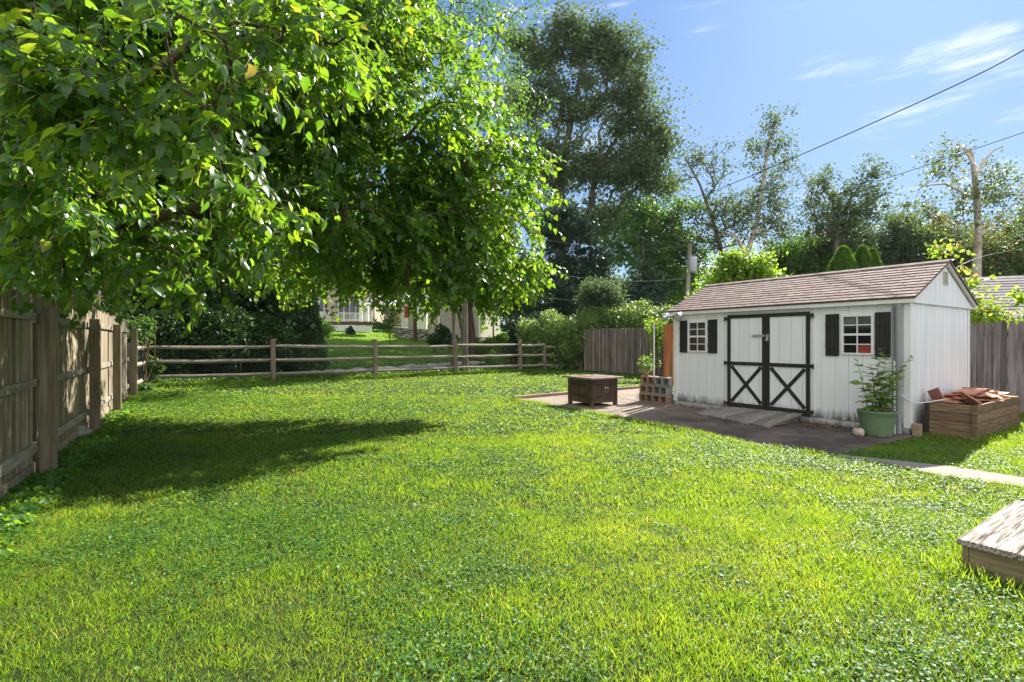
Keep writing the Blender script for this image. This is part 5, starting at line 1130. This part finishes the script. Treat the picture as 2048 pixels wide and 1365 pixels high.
# three cone shaped evergreens
for i, (px, top, dx, lab) in enumerate(((1686, 497, 26, 'cone shaped evergreen standing alone left of the close pair'), (1724, 497, 20, 'left one of the close pair of cone shaped evergreens'), (1744, 502, 17, 'right one of the close pair of cone shaped evergreens'))):
    z = 14.5 + i * .25; b = P(px, 682.5, z); ht = P(px, top, z).z; g = np.random.default_rng(50 + i); rt = empty('arborvitae', (b.x, b.y, 0), 0, lab, 'evergreen', 'cone evergreens behind the shed')
    mb = MB(); mb.tube([(0, 0, -.1), (0, 0, ht * .9)], [.06, .01], 6); mb.build('trunk', M['bark'], rt)
    n = 16000; u = g.random(n) ** .8; th = g.uniform(0, 6.283, n); rm = dx / FPX * z * 3.0
    r = rm * (1 - u) ** .66 * (.84 + .12 * np.sin(th * 3 + u * 9) + .10 * np.sin(th * 7 + u * 21 + 2)) * g.uniform(.6, 1.16, n) + .02
    pos = np.stack([r * np.cos(th), r * np.sin(th), u * ht], -1); d = np.stack([np.cos(th) * .5, np.sin(th) * .5, np.full(n, .95)], -1) + g.normal(size=(n, 3)) * .22
    leaves('crown', M['arbor'], rt, pos, d, np.stack([np.cos(th), np.sin(th), th * 0], -1) + g.normal(size=(n, 3)) * .5, g.uniform(.07, .13, n), g.random(n), FORK)
tree('maple_sapling', 'bright yellow green maple sapling with reddish tips behind the right end of the shed', 'sapling', 11.6, [(1935, 800), (1940, 650), (1930, 560), (1908, 515)],
     [(1908, 512, 8), (1925, 545, 14), (1938, 565, 16), (1930, 590, 18), (1948, 600, 20), (1960, 625, 24), (1985, 625, 18), (1935, 630, 20), (2000, 640, 14), (1945, 650, 24), (1880, 505, 4)], 80, 1100, .12, 'leaf_yellow', 'bark', .03, clu=.34, seed=23, tpl=OVAL, rtip=.004)
tree('maple_sapling', 'second yellow green sapling cut off by the right edge above the dark fence', 'sapling', 11.4, [(2060, 800), (2060, 650)], [(2046, 592, 9), (2055, 620, 16), (2075, 600, 18), (2060, 650, 20)], 30, 450, .12, 'leaf_yellow', 'bark', .03, clu=.34, seed=24, tpl=OVAL, rtip=.004)

# vine hedge over the stockade fence
def mass(name, label, cat, blobs, n, size, m, seed, tpl=OVAL, stems=True, kind=None, shell=.33, up=.8, zmin=None):
    g = np.random.default_rng(seed); Pt, out = in_blobs(blobs, n, g, shell); gzv = gz(Pt[:, 0], Pt[:, 1]); k = Pt[:, 2] > gzv + .02; Pt, out = Pt[k], out[k]; n = len(Pt)
    lump = (vnoise(Pt[:, 0] + Pt[:, 2] * .7, Pt[:, 1] + Pt[:, 2], 2.1, seed % 40) - .5); Pt = Pt + out * lump[:, None] * .45
    c = np.mean([list(b[0]) for b in blobs], 0); gb = float(gz(c[0], c[1])); root = empty(name, (c[0], c[1], gb), 0, label, cat); off = np.array([c[0], c[1], gb])
    d = out * .6 + g.normal(size=(n, 3)) * .8 + [0, 0, -.3]; nn = out * .5 + g.normal(size=(n, 3)) * .7 + [0, 0, up]
    leaves('foliage', M[m], root, Pt - off, d, nn, size * g.uniform(.6, 1.3, n), np.clip(.45 + lump * .5 + g.normal(0, .2, n), 0, 1), tpl)
    if stems:
        A, Bq = [], []
        for b, r in blobs:
            for q in range(7):
                a0 = np.array([b[0] + g.normal() * r[0] * .3, b[1] + g.normal() * r[1] * .3, float(gz(b[0], b[1])) - .05]); tt = np.array(list(b)) + unit(g.normal(size=3)) * np.array(r) * .8
                mm = (a0 + tt) / 2 + g.normal(size=3) * .1; A += [a0, mm]; Bq += [mm, tt]
        A, Bq = np.array(A), np.array(Bq); tubes_mesh('stems', M['bark'], root, A - off, Bq - off, np.full(len(A), .018), np.full(len(A), .012), 5)
    return root
def hb_(px, py, z, r, ry=1.0, rz=1.0): rr = r / FPX * z; return (P(px, py, z), (rr, rr * ry, rr * rz))
mass('vine_hedge', 'sprawling sunlit vine covered hedge rising behind the stockade fence', 'hedge', [hb_(1070, 690, 25, 34), hb_(1110, 670, 25, 40), hb_(1150, 680, 25, 52), hb_(1190, 655, 24.6, 42), hb_(1240, 650, 24, 38), hb_(1290, 655, 23, 36), hb_(1335, 655, 22, 34), hb_(1130, 710, 24.6, 36), hb_(1200, 690, 25.5, 50), hb_(1270, 690, 24.6, 50), hb_(1100, 640, 25.6, 20), hb_(1225, 632, 24.4, 30), hb_(1280, 634, 23.4, 28), hb_(1325, 640, 22.4, 26), hb_(1060, 665, 25.2, 30)], 40000, .13, 'hedge', 61)
mass('vine_tendril', 'bright vine hanging down over the stockade fence beside the white pole', 'vine', [(P(1312, 690, 18.0), (.16, .12, .75)), (P(1316, 655, 18.4), (.4, .2, .35))], 900, .11, 'leaf_bright', 62, stems=True)
mass('evergreen_shrub', 'dark bluish evergreen shrub at the left end of the vine hedge', 'shrub', [hb_(1050, 665, 27, 30), hb_(1075, 650, 27.5, 28), hb_(1035, 690, 26.5, 26), hb_(1085, 680, 27, 30)], 12000, .14, 'needle', 63, FORK)

# dark wood behind the board fence and left of the gap
for i, (px, z, r_, lab) in enumerate(((70, 17, .26, 'dark tree at the far left behind the board fence'), (250, 19, .22, 'dark tree behind the middle of the board fence'), (420, 23, .25, 'dark tree beyond the left bay of the split rail fence'), (540, 26, .22, 'dark tree beyond the second bay of the split rail fence'), (-150, 14, .25, 'dark tree beyond the left edge of the lawn'))):
    zz = z; bl_ = []
    gg = np.random.default_rng(90 + i)
    for k in range(13): bl_.append((px + gg.uniform(-110, 110), gg.uniform(60, 620), gg.uniform(60, 95)))
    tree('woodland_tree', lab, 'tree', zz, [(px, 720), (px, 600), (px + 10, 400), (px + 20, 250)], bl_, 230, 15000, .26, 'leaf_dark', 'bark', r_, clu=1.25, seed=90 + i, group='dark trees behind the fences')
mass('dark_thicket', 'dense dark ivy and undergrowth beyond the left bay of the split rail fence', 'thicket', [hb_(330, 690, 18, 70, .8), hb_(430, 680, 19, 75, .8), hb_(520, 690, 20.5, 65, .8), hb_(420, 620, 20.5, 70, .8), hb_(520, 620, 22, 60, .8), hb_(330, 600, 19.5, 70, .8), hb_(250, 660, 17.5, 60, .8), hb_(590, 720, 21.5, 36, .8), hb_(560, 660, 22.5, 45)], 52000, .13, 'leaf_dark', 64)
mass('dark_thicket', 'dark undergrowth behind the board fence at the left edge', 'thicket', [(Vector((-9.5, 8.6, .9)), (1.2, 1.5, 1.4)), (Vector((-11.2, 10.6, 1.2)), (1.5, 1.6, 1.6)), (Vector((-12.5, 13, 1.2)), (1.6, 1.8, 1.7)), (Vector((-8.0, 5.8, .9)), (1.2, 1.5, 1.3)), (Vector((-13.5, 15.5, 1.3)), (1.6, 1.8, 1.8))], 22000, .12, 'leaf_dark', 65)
mass('corner_shrub', 'small sunlit shrub growing where the board fence meets the split rail fence', 'shrub', [(P(288, 655, 14.6), (.38, .3, .34)), (P(305, 740, 15.4), (.3, .3, .4)), (P(285, 775, 14), (.35, .3, .2))], 1500, .09, 'leaf_mid', 66)
iv = tree('ivy_tree', 'thick trunk wrapped in dark ivy at the left side of the neighbours lawn', 'tree', 24, [(628, 730), (622, 660), (618, 590), (610, 480), (600, 380)], [(600, 420, 45), (640, 380, 45), (560, 460, 40), (650, 470, 35), (620, 520, 30)], 90, 7000, .16, 'leaf_mid', 'bark', .36, clu=1, seed=70)
g = np.random.default_rng(71); n = 7000; hh = g.uniform(0, 4.2, n); th = g.uniform(0, 6.283, n); r = (.62 - .06 * hh) * g.uniform(.8, 1.15, n); lean = -.12 * hh
pos = np.stack([r * np.cos(th) + lean, r * np.sin(th), hh], -1); leaves('ivy', M['leaf_dark'], iv, pos, np.stack([np.cos(th), np.sin(th), th * 0 - 1.2], -1) + g.normal(size=(n, 3)) * .4, np.stack([np.cos(th), np.sin(th), th * 0 + .4], -1) + g.normal(size=(n, 3)) * .3, g.uniform(.08, .15, n), g.random(n), OVAL)
# shrubs on the neighbours' lawn
mass('round_shrub', 'rounded green shrub left of the neighbours deck', 'shrub', [hb_(628, 655, 40, 24), hb_(645, 660, 40, 18)], 5000, .16, 'leaf_mid', 72)
mass('small_conifer', 'small dark conifer on the sunlit neighbours lawn before the deck', 'conifer', [hb_(701, 667, 45, 8), hb_(701, 661, 45, 6), hb_(701, 655, 45, 3.5)], 1500, .12, 'needle', 73, FORK, stems=False)
tree('young_tree', 'thin young tree with open leaves before the stone wall', 'tree', 34, [(781, 700), (779, 665), (775, 630)], [(778, 640, 16), (770, 620, 14), (790, 625, 14), (785, 655, 16), (762, 650, 12)], 50, 1800, .12, 'leaf_mid', 'bark', .035, clu=.5, seed=74, rtip=.006)
tree('young_tree', 'small pale leaved sapling near the ivy covered trunk', 'tree', 31, [(653, 705), (654, 680)], [(654, 672, 8), (658, 655, 9), (650, 664, 8)], 24, 600, .10, 'leaf_bright', 'bark', .02, clu=.35, seed=75, rtip=.005)
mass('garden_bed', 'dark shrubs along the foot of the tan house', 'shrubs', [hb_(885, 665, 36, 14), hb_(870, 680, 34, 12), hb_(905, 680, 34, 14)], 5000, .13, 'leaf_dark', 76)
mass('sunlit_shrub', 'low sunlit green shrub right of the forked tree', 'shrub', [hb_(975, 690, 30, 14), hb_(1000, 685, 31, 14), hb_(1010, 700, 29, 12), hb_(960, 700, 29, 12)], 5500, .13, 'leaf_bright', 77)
# distant wood closing the view
g = np.random.default_rng(80)
for i, (x, z, lab) in enumerate(((-34, 78, 'distant tree far behind the beige house, leftmost'), (-22, 82, 'distant tree far behind the roof of the beige house'), (-12, 84, 'distant tree far behind the yellow house'), (-3, 80, 'distant tree far behind the tan house'), (8, 78, 'distant tree far behind the forked tree'), (19, 74, 'distant tree far behind the spruce and the hedge'), (31, 70, 'distant tree far behind the shed roof'), (44, 72, 'distant tree far behind the cone evergreens'), (60, 74, 'distant tree far behind the sycamore'), (78, 76, 'distant tree far behind the garage'))):
    px = 1024 + x / z * 1000; bl_ = [(px + g.uniform(-75, 75), g.uniform(555, 650) - (40 if x < 10 else 0) * g.random(), g.uniform(32, 52)) for k in range(11)]
    tree('distant_tree', lab, 'tree', z, [(px, 670), (px, 620), (px, 560)], bl_, 110, 7000, .55, 'leaf_tall', 'bark_mid', .4, clu=2.4, seed=100 + i, group='distant trees closing the view', rtip=.04)

# added thin volume imitating lens flare, a haze between the yard and the far trees
hz = MB(); hz.box(-150, 150, -40, 140, -1.8, 45); hm = bpy.data.materials.new('flare_veil'); hm.use_nodes = True; hn = hm.node_tree.nodes; hn.clear()
pv = hn.new('ShaderNodeVolumePrincipled'); pv.inputs['Color'].default_value = (.86, .92, 1, 1); pv.inputs['Density'].default_value = .0001; pv.inputs['Anisotropy'].default_value = .25
ho = hn.new('ShaderNodeOutputMaterial'); hm.node_tree.links.new(pv.outputs[0], ho.inputs['Volume'])
tag(hz.build('veil', hm), 'lens flare imitated by a thin bright haze over the yard and the trees', None, kind='stuff')
